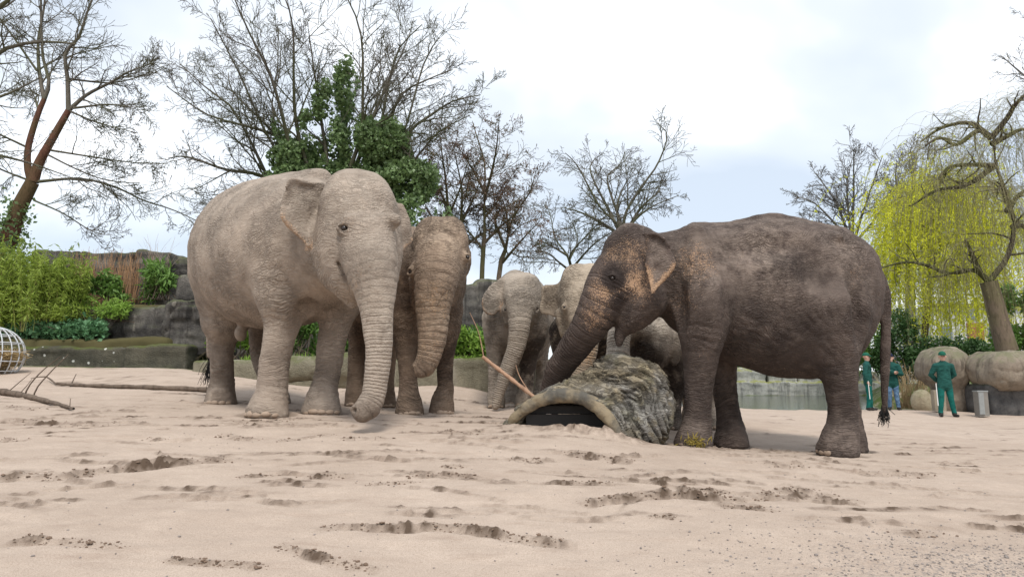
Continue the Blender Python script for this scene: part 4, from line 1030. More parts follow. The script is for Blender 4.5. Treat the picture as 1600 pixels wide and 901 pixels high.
# the hollow stump
b = NB('stump_bark', 0.93, 0.2)
o = b.obj()
ow = b.vadd(o, b.scale(b.noise(o, 3.0, 3, .6, col=True), (.35, .35, .35)))
r1 = b.noise(b.scale(ow, (4, 6, 26)), 1.0, 4, .6)
rid = b.map(b.m_('ABSOLUTE', b.m_('SUBTRACT', r1, .5)), 0, .12)
c = b.mix(b.map(b.noise(o, 2.4, 4, .6), .35, .65), (0.25, 0.21, 0.145), (0.31, 0.295, 0.27))
c = b.mix(b.map(b.noise(o, 6.0, 4, .6), .5, .7), c, (0.36, 0.30, 0.20))
cv = b.attr('cav').outputs['Fac']
c = b.mix(b.m_('MULTIPLY', b.map(b.noise(o, 3.3, 3, .6), .52, .7), .35), c, (0.15, 0.15, 0.06))
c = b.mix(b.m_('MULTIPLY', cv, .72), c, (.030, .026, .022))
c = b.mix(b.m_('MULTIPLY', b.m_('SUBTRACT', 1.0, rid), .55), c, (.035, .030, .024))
b.col(c); b.bump(b.m_('ADD', rid, b.noise(o, 50.0, 4, .6)), .8, .025)
BARK = b.m
b = NB('stump_rim', 0.8, 0.25)
o = b.obj()
c = b.mix(b.map(b.noise(o, 3.2, 4, .6), .38, .6), (.10, .092, .078), (.25, .20, .13))
c = b.mix(b.m_('MULTIPLY', b.map(b.noise(o, 16.0, 4, .6), .5, .7), .5), c, (.07, .06, .045))
b.col(c); b.bump(b.noise(o, 30.0, 5, .6), .6, .015)
RIM = b.m
h = .0125
S = Sculpt(at(780, 710, 7.0) - np.array([.1, .75, .15]), at(1075, 535, 7.4) + np.array([.1, .5, .1]), h)
def pc(l): return np.array([at(*p[:3]) for p in l]), np.array([p[3] * mpp(p[1], p[2]) for p in l])
S.chain(*pc([(1000, 630, 6.98, 52), (990, 616, 7.02, 58), (966, 609, 7.1, 56), (935, 630, 7.05, 48), (900, 648, 7.05, 42), (860, 656, 7.1, 38), (825, 668, 7.1, 28)]), k=.05)
S.chain(*pc([(1006, 660, 6.8, 42), (1000, 672, 6.75, 38)]), k=.08)
S.chain(*pc([(930, 640, 6.85, 40), (965, 660, 6.75, 34)]), k=.08)
for p in ((797, 666, 6.95), (815, 643, 6.92), (840, 625, 6.88), (870, 616, 6.82), (905, 617, 6.76), (934, 632, 6.70), (955, 655, 6.62), (970, 680, 6.56)):
    a_ = at(*p); m_ = at(965, 622, 7.08)
    S.chain(np.array([a_, a_ * .62 + m_ * .38 + np.array([0, .05, .02]), m_]), np.array([.066, .165, .33]), .05)
S.ell(at(887, 676, 6.75), np.array((72, 110, 46)) * .0066, .03, op='sub')
S.ell(at(878, 680, 6.9), np.array((58, 90, 44)) * .0066, .03, op='sub')
for c_, r_ in (((1003, 588, 6.66), (22, 9, 5)), ((1008, 640, 6.5), (9, 9, 16)), ((1046, 622, 6.7), (6, 14, 15)), ((985, 655, 6.48), (6, 9, 14)), ((940, 660, 6.6), (5, 9, 12))):
    S.ell(at(*c_), np.array(r_) * .0066, .04, op='sub')
V, F = S.mesh(1); N = vnormals(V, F)
wv_ = V + .12 * np.column_stack([fbm(V * 2.3, 2, 61), fbm(V * 2.3, 2, 62), fbm(V * 2.3, 2, 63)])
L_ = at(995, 620, 7.0)
ang = np.arctan2(wv_[:, 2] - L_[2], wv_[:, 0] - L_[0] + .9)
pv0 = at(900, 715, 7.0)
rr0 = np.sqrt((wv_[:, 0] - pv0[0]) ** 2 + (wv_[:, 2] - pv0[2]) ** 2 + .35 * (wv_[:, 1] - pv0[1]) ** 2); an0 = np.arctan2(wv_[:, 2] - pv0[2], wv_[:, 0] - pv0[0])
rg = np.abs(fbm(np.column_stack([an0 * 2.6, wv_[:, 1] * 4.0, rr0 * 23]), 3, 64, .5))
d = .042 * (sstep(0, .26, rg) - .65) + .02 * fbm(V * 4.0, 2, 65)
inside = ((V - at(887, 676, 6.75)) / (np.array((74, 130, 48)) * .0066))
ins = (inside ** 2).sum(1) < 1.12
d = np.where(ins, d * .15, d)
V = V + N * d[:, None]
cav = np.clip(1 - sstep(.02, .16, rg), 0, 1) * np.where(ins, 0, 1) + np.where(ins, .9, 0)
sb = at(920, 690, 7.0); sb[2] = gz(sb[0], sb[1])
stump = empty('hollow_stump', sb, 'hollow bark covered stump with a flared smooth rim lying on the sand', 'stump')
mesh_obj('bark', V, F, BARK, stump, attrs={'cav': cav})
S = Sculpt(at(780, 710, 7.0) - np.array([.1, .75, .15]), at(1000, 590, 7.4) + np.array([.1, .2, .1]), h)
q = catmull(np.hstack([x if x.ndim == 2 else x[:, None] for x in pc([(790, 668, 6.96, 5), (812, 646, 6.90, 8), (838, 628, 6.85, 9.5), (870, 618, 6.79, 11), (905, 620, 6.72, 11), (933, 635, 6.65, 10), (954, 657, 6.57, 9), (968, 679, 6.53, 7.5), (976, 692, 6.51, 6)])]), 26)
S.chain(q[:, :3], q[:, 3], .01)
V, F = S.mesh(1); N = vnormals(V, F)
V = V + N * (.030 * fbm(V * 4.5, 4, 71, .6))[:, None]
mesh_obj('rim', V, F, RIM, stump)
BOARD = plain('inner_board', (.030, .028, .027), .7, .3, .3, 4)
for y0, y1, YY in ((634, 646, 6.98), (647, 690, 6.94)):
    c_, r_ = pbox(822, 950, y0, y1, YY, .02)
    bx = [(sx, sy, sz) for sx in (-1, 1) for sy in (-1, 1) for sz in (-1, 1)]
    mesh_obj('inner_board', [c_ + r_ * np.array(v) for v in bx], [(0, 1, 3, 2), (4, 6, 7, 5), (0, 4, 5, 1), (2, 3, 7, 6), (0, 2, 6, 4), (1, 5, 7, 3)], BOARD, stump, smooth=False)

# grey metal cabinet by the boulders
def boxmesh(c, r):
    bx = [(sx, sy, sz) for sx in (-1, 1) for sy in (-1, 1) for sz in (-1, 1)]
    return np.array([np.array(c) + np.array(r) * np.array(v) for v in bx]), np.array([(0, 1, 3, 2), (4, 6, 7, 5), (0, 4, 5, 1), (2, 3, 7, 6), (0, 2, 6, 4), (1, 5, 7, 3)])
STEEL = plain('galvanised_steel', (.24, .25, .245), .55, .5, .25, 9)
PALEST = plain('weathered_panel', (.20, .185, .165), .8, .3, .3, 7)
c_, r_ = pbox(1523, 1545, 612, 650, 19.0, .10, True)
cab = empty('metal_cabinet', (c_[0], c_[1], c_[2] - r_[2]), 'grey metal cabinet standing against the dark stone base', 'cabinet')
for nm, cc, rr, mt in (('door_panel', c_ + np.array([-r_[0] * .45, -r_[1] - .012, .02]), (r_[0] * .5, .01, r_[2] * .9), STEEL), ('housing', c_, r_, PALEST), ('top_cap', c_ + np.array([0, 0, r_[2] + .02]), (r_[0] * 1.08, r_[1] * 1.08, .018), STEEL)):
    mesh_obj(nm, *boxmesh(cc, rr), mt, cab, smooth=False)
c_, r_ = pbox(1456, 1478, 609, 642, 20.1, .08, True)
tag(mesh_obj('stone_post', *boxmesh(c_, r_), plain('post_stone', (.30, .26, .20), .9, .2, .3, 5, .02), origin=(c_[0], c_[1], c_[2] - r_[2]), smooth=False), 'square tan stone post under the rounded boulder', 'post')
# ------------------------------------------------------------------ trees
def barkmat(name, c1, c2, moss=None, mf=.5):
    b = NB(name, .92, .15)
    o = b.pos()
    c = b.mix(b.noise(o, 1.3, 5, .65), c1, c2)
    c = b.mix(b.m_('MULTIPLY', b.map(b.noise(b.scale(o, (14, 14, 3)), 1.0, 3, .6), .45, .65), .5), c, tuple(x * .5 for x in c1))
    if moss:
        c = b.mix(b.m_('MULTIPLY', b.map(b.noise(o, .55, 4, .6), .42, .6), mf), c, moss)
    b.col(c); b.bump(b.noise(b.scale(o, (20, 20, 5)), 1.0, 4, .6), .7, .03)
    return b.m
def leafmat(name, c1, c2, rough=.5, spec=.4, tr=.35, sc=1.2):
    b = NB(name, rough, spec)
    c = b.mix(b.map(b.noise(b.pos(), sc, 4, .6), .3, .7), c1, c2)
    f = b.n('ShaderNodeTexWhiteNoise', {0: b.n('ShaderNodeVectorMath', {0: b.pos(), 1: (.06, .06, .06)}, operation='SNAP').outputs[0]}, noise_dimensions='3D').outputs[0]
    c = b.mix(f, c, tuple(min(1, x * 1.45) for x in c2))
    b.col(c)
    if tr: b.transl(c, tr)
    return b.m
def limb(pts, Y, r0, r1, n=14, dz=0.0, seed=0):
    """a traced limb at tree distance Y, wandering in depth"""
    rg = np.random.default_rng(seed + 500)
    P = np.array([at(p[0], p[1], Y) for p in pts])
    out = rg.normal(0, 1)
    t = np.linspace(0, 1, len(P))
    P[:, 1] += dz * t * out
    rad = r0 + (r1 - r0) * t ** .8
    return catmull(np.hstack([P, rad[:, None]]), n)
def resamp(L, n): return [catmull(l, n) if len(l) != n else l for l in L]
def grow(P, Rr, Ln, m, t0, t1, ang, lf, n, wig, up, rf, rg, rmin):
    B, np_, _ = P.shape
    t = t0 + (t1 - t0) * (np.arange(m)[None] + rg.uniform(0, 1, (B, m))) / m
    t = t.ravel(); pi = np.repeat(np.arange(B), m)
    x = t * (np_ - 1); i = np.clip(x.astype(int), 0, np_ - 2); f = (x - i)[:, None]
    A = P[pi, i]; Bq = P[pi, i + 1]
    s = A + (Bq - A) * f
    T = Bq - A; T /= np.maximum(np.linalg.norm(T, axis=1, keepdims=True), 1e-9)
    r0 = (Rr[pi, i] * (1 - f[:, 0]) + Rr[pi, i + 1] * f[:, 0]) * rf
    q = rg.normal(0, 1, T.shape); q -= (q * T).sum(1, keepdims=True) * T; q /= np.linalg.norm(q, axis=1, keepdims=True)
    a = np.radians(ang) * rg.uniform(.65, 1.35, len(T))[:, None]
    D = np.cos(a) * T + np.sin(a) * q
    Lc = Ln[pi] * lf * (1.15 - .65 * t) * rg.uniform(.6, 1.25, len(T))
    C = np.zeros((len(T), n, 3)); C[:, 0] = s
    for k in range(1, n):
        D = D + rg.normal(0, wig, D.shape) + np.array([0, 0, up])
        D /= np.linalg.norm(D, axis=1, keepdims=True)
        C[:, k] = C[:, k - 1] + D * (Lc / (n - 1))[:, None]
    tp = np.linspace(1, .3, n)[None]
    Rc = np.maximum(np.minimum(r0, 9)[:, None] * tp, rmin)
    return C, Rc, Lc
def plen(P): return np.linalg.norm(np.diff(P, axis=1), axis=2).sum(1)
def tree(name, label, trunk, limbs, levels, mat, cat='tree', group='trees around the enclosure', seed=1, rmin=.006, twigmat=None):
    """trunk: list of n x 4 arrays (own mesh); limbs: list of n x 4 arrays; levels: grow() settings"""
    rg = np.random.default_rng(seed)
    n = 14
    allL = np.array(resamp(limbs, n))
    P, Rr = allL[:, :, :3], allL[:, :, 3]
    b0 = trunk[0][0]
    gb = np.array([b0[0], b0[1], gz(b0[0], b0[1]) - .1])
    root = empty(name, gb, label, cat, group)
    tk = []
    for l in trunk:
        l = l.copy()
        tk.append(tubes(l[None, :, :3], l[None, :, 3], 10))
    first = trunk[0]
    if first[0, 2] > gb[2] + .05:
        ext = np.vstack([np.append(gb, first[0, 3] * 1.35), np.append((gb + first[0, :3]) / 2, first[0, 3] * 1.1), first[0]])
        tk.append(tubes(ext[None, :, :3], ext[None, :, 3], 10))
    V, F = joinm(tk); mesh_obj('trunk', V, F, mat, root)
    parts = [tubes(P, Rr, 6)]
    cur = (P, Rr, plen(P)); tips = [P]
    for li, lv in enumerate(levels):
        C, Rc, Lc = grow(*cur, *lv, rg, rmin)
        parts.append(tubes(C, Rc, 4 if li == 0 else 3))
        cur = (C, Rc, Lc); tips.append(C)
    V, F = joinm(parts); mesh_obj('crown', V, F, twigmat or mat, root)
    return root, tips
def leaf_cards(pos, size, rg, aspect=.5, droop=0.0, dirs=None, flat=None):
    """one four-cornered folded leaf per position"""
    n = len(pos)
    d = rg.normal(0, 1, (n, 3)) if dirs is None else dirs + rg.normal(0, .45, (n, 3))
    d[:, 2] -= droop
    d /= np.linalg.norm(d, axis=1, keepdims=True)
    q = rg.normal(0, 1, (n, 3)); 
    if flat is not None: q[:, 2] *= flat
    q -= (q * d).sum(1, keepdims=True) * d; q /= np.maximum(np.linalg.norm(q, axis=1, keepdims=True), 1e-6)
    nn = np.cross(d, q)
    L = (size * rg.uniform(.6, 1.3, n))[:, None] if np.isscalar(size) else size[:, None]
    V = np.stack([pos, pos + d * L * .45 + q * L * aspect * .5 + nn * L * .08, pos + d * L, pos + d * L * .45 - q * L * aspect * .5 + nn * L * .08], 1)
    F = np.arange(n * 4).reshape(n, 4)
    return V.reshape(-1, 3), F

BK_RED = barkmat('bark_reddish', (.10, .045, .030), (.17, .085, .06), (.075, .085, .035), .45)
BK_GREY = barkmat('bark_grey', (.095, .084, .070), (.185, .165, .138), (.075, .09, .03), .55)
BK_BROWN = barkmat('bark_brown', (.10, .076, .058), (.19, .145, .11), (.085, .095, .03), .6)
BK_FAR = barkmat('bark_far', (.12, .112, .104), (.21, .195, .18))
BK_LIMB = barkmat('bark_limb', (.055, .046, .036), (.11, .09, .068), (.085, .095, .025), .6)
BK_WIL = barkmat('bark_willow', (.13, .095, .07), (.22, .17, .125), (.085, .095, .025), .35)
IVY = leafmat('ivy_leaf', (.085, .14, .052), (.16, .235, .095), .4, .5, .3, .8)
# 1 leaning tree at the left
Y = 20.0
tr = limb([(2, 400), (14, 372), (30, 325), (51, 284)], Y, .29, .19, 8)
lA = limb([(51, 284), (44, 266), (44, 231), (58, 182), (69, 155)], Y, .125, .07, 14, 0.0, 1)
lB = limb([(51, 284), (62, 253), (84, 213), (107, 173)], Y, .17, .09, 14, 0.0, 2)
L = [limb([(69, 155), (58, 111), (53, 58), (58, 9), (62, -60)], Y, 0.065, 0.022, 14, 1.5, 3), limb([(69, 155), (78, 129), (69, 89), (67, 9), (70, -50)], Y, 0.065, 0.022, 14, 1.5, 4), limb([(60, 170), (33, 142), (13, 120), (-30, 100)], Y, 0.043, 0.014, 14, 1.5, 5),
     limb([(107, 173), (133, 146), (169, 124), (191, 107), (231, 89)], Y, 0.065, 0.018, 14, 1.5, 6), limb([(107, 173), (109, 124), (109, 89), (133, 67), (151, 27), (175, -20)], Y, 0.072, 0.022, 14, 1.5, 7), limb([(57, 284), (111, 273), (155, 280), (191, 297), (226, 306), (262, 322)], Y, 0.050, 0.014, 14, 1.5, 8),
     limb([(53, 313), (98, 333), (146, 362), (178, 368)], Y, 0.032, 0.009, 14, 1.5, 9), limb([(80, 235), (133, 240), (186, 244), (240, 242)], Y, 0.036, 0.011, 14, 1.5, 10), limb([(115, 169), (178, 171), (222, 182), (255, 190)], Y, 0.036, 0.011, 14, 2, 11), limb([(75, 242), (115, 262), (155, 275), (200, 276)], Y, 0.032, 0.011, 14, 2, 12),
     limb([(107, 173), (150, 190), (210, 205)], Y, 0.036, 0.011, 14, 2, 13), limb([(44, 231), (10, 215), (-40, 190)], Y, 0.036, 0.014, 14, 2, 14), limb([(51, 284), (15, 270), (-40, 240)], Y, 0.036, 0.014, 14, 2, 15), limb([(109, 124), (150, 100), (205, 40)], Y, 0.036, 0.011, 14, 2, 16), limb([(58, 111), (30, 60), (0, 10)], Y, 0.036, 0.014, 14, 2, 17)]
LV1 = [(10, .12, 1, 48, .42, 8, .12, .01, .55), (8, .1, 1, 50, .55, 6, .15, .01, .6), (5, .15, 1, 48, .6, 4, .16, .0, .7)]
t1, tips1 = tree('bare_tree', 'leaning bare tree with a reddish trunk at the far left', [tr, lA, lB], L, LV1, BK_RED, seed=3, rmin=.0065, twigmat=BK_GREY)
# its ivy
rg = np.random.default_rng(5)
pv = at(2, 400, Y)[None] + rg.normal(0, 1, (2600, 3)) * np.array([.32, .3, .75]) + np.array([-.05, -.1, -.25])
pv2 = catmull(tr[:, :3], 200)[rg.integers(0, 130, 500)] + rg.normal(0, .20, (500, 3))
mesh_obj('ivy', *leaf_cards(np.vstack([pv, pv2]), .12, rg, .8), IVY, t1, smooth=False)
# branches reaching in from a tree left of the picture
tr = limb([(-330, 560), (-310, 300), (-230, 120)], 17, .35, .2, 8)
L = [limb([(-230, 120), (-80, 90), (0, 40), (44, 22), (80, -4)], 17, .12, .03, 14, .5, 31), limb([(-230, 120), (-60, 110), (5, 72), (60, 60), (110, 62)], 17, .09, .02, 14, .5, 32), limb([(-260, 180), (-60, 160), (0, 150), (60, 120)], 17, .08, .015, 14, .5, 33), limb([(-260, 180), (-80, 220), (0, 235), (50, 250)], 17, .07, .012, 14, .5, 34)]
tree('bare_tree', 'dark branches reaching into the top left corner from outside', [tr], L, [(11, .3, 1, 45, .30, 7, .1, .0, .5), (5, .1, 1, 48, .5, 5, .12, 0, .6), (3, .2, 1, 48, .55, 4, .12, 0, .7)], BK_GREY, seed=4, rmin=.006)
# 2 the big many-stemmed tree with ivy
Y = 28.0
base = (512, 335)
def T2(pts, r0, r1, s): return limb(pts, Y, r0, r1, 14, 2.2, s)
stems = [[(500, 330), (445, 290), (438, 256), (432, 216), (422, 160), (430, 104), (430, 36)], [(505, 330), (470, 260), (466, 212), (458, 160), (442, 120), (422, 60)], [(508, 330), (482, 250), (478, 200), (484, 152), (490, 88), (474, 32)],
         [(512, 330), (514, 256), (506, 180), (502, 132), (496, 70)], [(515, 330), (530, 224), (538, 152), (550, 100), (552, 60)], [(520, 330), (560, 240), (569, 192), (589, 140), (601, 100), (621, 52), (633, 8)],
         [(525, 330), (585, 240), (597, 192), (609, 132), (625, 80), (661, 44)], [(530, 330), (600, 230), (613, 188), (629, 152), (669, 132), (709, 118)], [(535, 330), (610, 260), (641, 208), (681, 180), (709, 164), (752, 156)],
         [(495, 330), (430, 290), (402, 236), (370, 176), (338, 152), (298, 116)], [(500, 330), (482, 256), (438, 220), (390, 208), (342, 196), (290, 160)], [(490, 330), (418, 280), (362, 272), (310, 256), (285, 262)],
         [(490, 335), (402, 285), (350, 296), (290, 312), (270, 318)], [(520, 330), (570, 230), (581, 188), (585, 100), (561, 44)], [(505, 330), (440, 240), (405, 150), (380, 90)], [(515, 330), (545, 230), (575, 120), (600, 40)], [(535, 330), (640, 270), (690, 230), (740, 215)], [(500, 330), (450, 230), (350, 130), (330, 85)], [(535, 330), (620, 240), (665, 110), (690, 75)]]
L = [T2(p, .115 if i < 14 else .075, .018, 40 + i) for i, p in enumerate(stems)]
LV2 = [(11, .30, 1, 38, .34, 8, .11, .015, .55), (8, .1, 1, 44, .5, 5, .14, .01, .6), (5, .15, 1, 44, .6, 4, .15, .0, .7)]
tr = limb([(512, 560), (512, 430), (512, 335)], Y, .55, .45, 8)
t2, tips2 = tree('ivy_clad_tree', 'tall many stemmed bare tree wrapped in dark green ivy', [tr], L, LV2, BK_GREY, seed=6, rmin=.0085)
rg = np.random.default_rng(8)
iv = []
def blob(px, py, rx, ry, n, dep=1.2, Yb=27.6):
    c = at(px, py, Yb); m = mpp(py, Yb)
    u = rg.normal(0, 1, (n, 3)); u /= np.linalg.norm(u, axis=1, keepdims=True)
    rr = (1 - .45 * rg.random(n) ** 1.7) * (1 + .35 * fbm(u * 2.2 + px * .1, 3, int(px)))
    return c + u * rr[:, None] * np.array([rx * m, dep, ry * m])
for a in ((462, 250, 34, 30, 5200), (520, 235, 28, 48, 5200), (508, 170, 13, 42, 1700), (538, 140, 11, 48, 1900), (548, 110, 8, 18, 500), (598, 228, 42, 40, 7800), (640, 285, 46, 38, 7800), (560, 290, 60, 40, 8000), (470, 290, 55, 30, 5600), (520, 345, 110, 45, 6500), (640, 340, 60, 45, 4600), (575, 215, 18, 30, 1800), (440, 215, 8, 24, 500), (485, 205, 10, 30, 800)):
    iv.append(blob(*a))
iv = np.vstack(iv); iv = iv[fbm(iv * .75, 3, 90) + .25 * rg.random(len(iv)) < .24]
mesh_obj('ivy', *leaf_cards(iv, .17, rg, .85), IVY, t2, smooth=False)
# 3 alder-like trees with brown catkins
Y = 34.0
def T3(pts, r0, r1, s): return limb(pts, Y, r0, r1, 14, 1.6, s)
RUS = leafmat('withered_catkin', (.13, .078, .058), (.22, .135, .10), .8, .1, .2)
def alder(label, trunk, stems, s, nl):
    tr = limb(trunk, Y, .15, .11, 8)
    r, tips = tree('alder_tree', label, [tr], [T3(p, .085, .016, s * 20 + i) for i, p in enumerate(stems)], [(12, .12, 1, 52, .46, 7, .13, .0, .5), (8, .1, 1, 50, .5, 5, .15, .0, .55), (5, .2, 1, 46, .6, 4, .15, 0, .7)], BK_BROWN, seed=s, rmin=.009)
    rg = np.random.default_rng(s)
    q = tips[3][:, 1:].reshape(-1, 3); q = q[rg.integers(0, len(q), nl)] + rg.normal(0, .03, (nl, 3))
    mesh_obj('catkins', *leaf_cards(q, .085, rg, .5, .6), RUS, r, smooth=False)
alder('tall alder with russet catkins and a forked trunk right of the ivy', [(752, 560), (753, 433), (757, 366)], [[(757, 366), (757, 313), (757, 257), (743, 207), (738, 190)], [(757, 340), (773, 320), (790, 290), (800, 270)], [(757, 300), (740, 270), (715, 235)], [(757, 313), (775, 260), (782, 225)], [(755, 390), (730, 360), (700, 345)], [(756, 380), (790, 350), (815, 335)]], 21, 3200)
alder('slender alder leaning right with russet catkins above the dark rock wall', [(775, 560), (780, 426), (790, 390)], [[(790, 390), (800, 350), (826, 315), (835, 290)], [(790, 390), (773, 333), (800, 306), (822, 283)], [(785, 410), (815, 385), (838, 370)], [(795, 370), (790, 330), (778, 300)]], 22, 2200)
alder('thin mossy alder close beside the ivy clad tree', [(700, 560), (702, 400), (700, 326)], [[(700, 326), (697, 280), (693, 247), (690, 205)], [(700, 340), (720, 300), (735, 260)], [(702, 380), (670, 330), (655, 300)], [(700, 326), (680, 280), (668, 240)], [(702, 370), (725, 330), (745, 310)]], 23, 2200)
alder('thin alder stem standing between the other alders', [(722, 560), (722, 420), (720, 350)], [[(720, 350), (722, 300), (714, 255), (705, 215)], [(720, 350), (740, 300), (750, 262)], [(722, 390), (745, 360), (765, 340)], [(721, 370), (700, 340), (690, 300)]], 24, 1600)
# 4 bare trees in the middle distance
Y = 42.0
def T4(pts, r0, r1, s): return limb(pts, Y, r0, r1, 14, 2.4, s)
LV4 = [(10, .18, 1, 46, .42, 7, .13, .0, .5), (7, .1, 1, 46, .55, 5, .15, .0, .55), (4, .15, 1, 44, .6, 4, .15, 0, .7)]
L = [T4(p, .13, .022, 300 + i) for i, p in enumerate([[(972, 380), (973, 350), (960, 306), (953, 267), (973, 247), (985, 222)], [(970, 370), (963, 353), (933, 326), (900, 270), (880, 253)], [(974, 375), (976, 336), (999, 297), (1023, 263), (1036, 223), (1022, 208)], [(975, 370), (990, 346), (1016, 326), (1056, 310)], [(972, 370), (966, 326), (972, 300), (980, 283), (1000, 250)], [(972, 370), (940, 350), (905, 335), (880, 330)], [(975, 370), (1005, 320), (1040, 285), (1050, 270)], [(972, 370), (950, 320), (925, 260), (935, 235)]])]
tree('bare_tree', 'wide crowned bare tree above the dark elephant\'s head', [limb([(972, 560), (972, 430), (972, 370)], Y, .42, .3, 8)], L, LV4, BK_GREY, seed=31, rmin=.012)
L = [T4(p, .085, .018, 330 + i) for i, p in enumerate([[(893, 420), (886, 393), (870, 366), (863, 326), (858, 305)], [(892, 415), (890, 400), (923, 366), (940, 350)], [(893, 425), (870, 415), (850, 408), (812, 412)], [(890, 405), (905, 370), (900, 330)], [(888, 400), (860, 385), (835, 375)], [(893, 420), (920, 395), (950, 385)]])]
tree('bare_tree', 'small bare tree behind the tan headed elephant', [limb([(896, 560), (895, 470), (893, 418)], Y, .25, .16, 8)], L, LV4, BK_GREY, seed=32, rmin=.011)
# 5 far trees at the right
Y = 62.0
def T5(pts, r0, r1, s): return limb(pts, Y, r0, r1, 14, 3.0, s)
LV5 = [(12, .15, 1, 40, .42, 7, .11, .02, .5), (8, .1, 1, 42, .5, 5, .14, .02, .55), (4, .15, 1, 42, .55, 4, .14, .01, .7)]
L = [T5(p, .15, .03, 400 + i) for i, p in enumerate([[(1332, 390), (1325, 330), (1323, 287), (1330, 249)], [(1334, 380), (1339, 340), (1349, 292), (1354, 259)], [(1330, 380), (1311, 321), (1292, 287), (1277, 264)], [(1330, 380), (1303, 347), (1272, 316), (1244, 306)], [(1335, 380), (1360, 340), (1372, 300)], [(1332, 380), (1318, 300), (1302, 255)], [(1330, 385), (1290, 350), (1255, 335)]])]
tree('bare_tree', 'fan shaped bare tree behind the dark elephant\'s rump', [limb([(1333, 580), (1333, 460), (1333, 385)], Y, .5, .36, 8)], L, LV5, BK_FAR, seed=41, rmin=.017)
L = [T5(p, .15, .03, 430 + i) for i, p in enumerate([[(1420, 380), (1410, 310), (1385, 260)], [(1422, 380), (1425, 300), (1415, 235)], [(1424, 380), (1440, 300), (1452, 240)], [(1420, 390), (1395, 340), (1365, 320)], [(1424, 380), (1455, 320), (1480, 290)], [(1420, 380), (1400, 290), (1400, 250)]])]
tree('bare_tree', 'distant bare tree half hidden behind the weeping willow', [limb([(1422, 580), (1422, 460), (1422, 385)], Y, .5, .36, 8)], L, LV5, BK_FAR, seed=42, rmin=.016)
Y = 40.0
L = [limb(p, Y, .14, .02, 14, 1.5, 450 + i) for i, p in enumerate([[(1680, 220), (1630, 100), (1605, 60), (1578, 42)], [(1680, 240), (1640, 150), (1600, 110), (1572, 82)], [(1690, 300), (1640, 200), (1600, 150), (1565, 125)], [(1690, 260), (1650, 60), (1640, 0)], [(1690, 320), (1640, 250), (1600, 215), (1560, 200)]])]
tree('bare_tree', 'pale bare twigs reaching in at the top right edge', [limb([(1700, 560), (1695, 400), (1690, 240)], Y, .4, .22, 8)], L, [(10, .3, 1, 42, .26, 7, .1, .01, .5), (6, .1, 1, 44, .5, 5, .12, 0, .55), (4, .15, 1, 44, .55, 4, .12, 0, .7)], BK_FAR, seed=44, rmin=.010)

# weeping willows
def strands(starts, dirs, lens, rg, n=9, fall=.55, wig=.05):
    D = dirs.copy(); C = np.zeros((len(starts), n, 3)); C[:, 0] = starts
    for k in range(1, n):
        D = D + np.array([0, 0, -fall]) + rg.normal(0, wig, D.shape)
        D /= np.linalg.norm(D, axis=1, keepdims=True)
        C[:, k] = C[:, k - 1] + D * (lens / (n - 1))[:, None]
    return C
def willow(label, Y, trunk, limbs, seed, nst, lmin, lmax, bark, strandmat, leaf=None, nleaf=0, lsz=.08, dep=1.2, trr=(.42, .3), rs=.008, zmin=None, fat=(.16, .045)):
    rg = np.random.default_rng(seed)
    Ls = [limb(p, Y, fat[0], fat[1], 14, dep, seed * 7 + i) for i, p in enumerate(limbs)]
    tr = limb(trunk, Y, trr[0], trr[1], 10)
    b0 = tr[0]; gb = np.array([b0[0], b0[1], gz(b0[0], b0[1]) - .1])
    root = empty('weeping_willow', gb, label, 'tree', 'trees around the enclosure')
    ext = np.vstack([np.append(gb, trr[0] * 1.5), np.append(gb * .5 + tr[0, :3] * .5, trr[0] * 1.15), tr[0]])
    V, F = joinm([tubes(tr[None, :, :3], tr[None, :, 3], 12), tubes(ext[None, :, :3], ext[None, :, 3], 12)])
    mesh_obj('trunk', V, F, bark, root)
    P = np.array(Ls)
    C1, R1, L1 = grow(P[:, :, :3], P[:, :, 3], plen(P[:, :, :3]), 8, .15, 1, 55, .32, 8, .16, .02, .5, rg, .014)
    V, F = joinm([tubes(P[:, :, :3], P[:, :, 3], 8), tubes(C1, R1, 5)])
    mesh_obj('branches', V, F, BK_LIMB, root)
    src = np.concatenate([P[:, 3:, :3].reshape(-1, 3)] + [C1[:, 2:].reshape(-1, 3)] * 2)
    ii = rg.integers(0, len(src), nst)
    dr = rg.normal(0, 1, (nst, 3)); dr[:, 2] = np.abs(dr[:, 2]) * .8 + .2; dr /= np.linalg.norm(dr, axis=1, keepdims=True)
    ln = rg.uniform(lmin, lmax, nst)
    if zmin is not None: ln = np.minimum(ln, np.maximum(.6, (src[ii][:, 2] - zmin) * 1.15 * rg.uniform(.6, 1, nst)))
    C = strands(src[ii], dr, ln, rg)
    Rr = np.repeat(np.linspace(rs, rs * .5, 9)[None], nst, 0)
    mesh_obj('strands', *tubes(C, Rr, 3), strandmat, root)
    if leaf is not None:
        k = rg.integers(0, nst, nleaf); t = rg.uniform(1.5, 7.99, nleaf); i = t.astype(int); f = (t - i)[:, None]
        q = C[k, i] * (1 - f) + C[k, i + 1] * f
        mesh_obj('leaves', *leaf_cards(q, lsz, rg, .32, 1.1), leaf, root, smooth=False)
    return root
YELL = leafmat('willow_leaf_yellow', (.48, .54, .03), (.64, .64, .035), .5, .3, .45)
OLIV = leafmat('willow_bud_olive', (.20, .21, .06), (.27, .27, .09), .6, .2, .3)
TWIGY = plain('willow_twig', (.235, .215, .12), .8, .2, .3, 1)
TWIGY2 = plain('willow_twig_yellow', (.30, .29, .07), .8, .2, .3, 1)
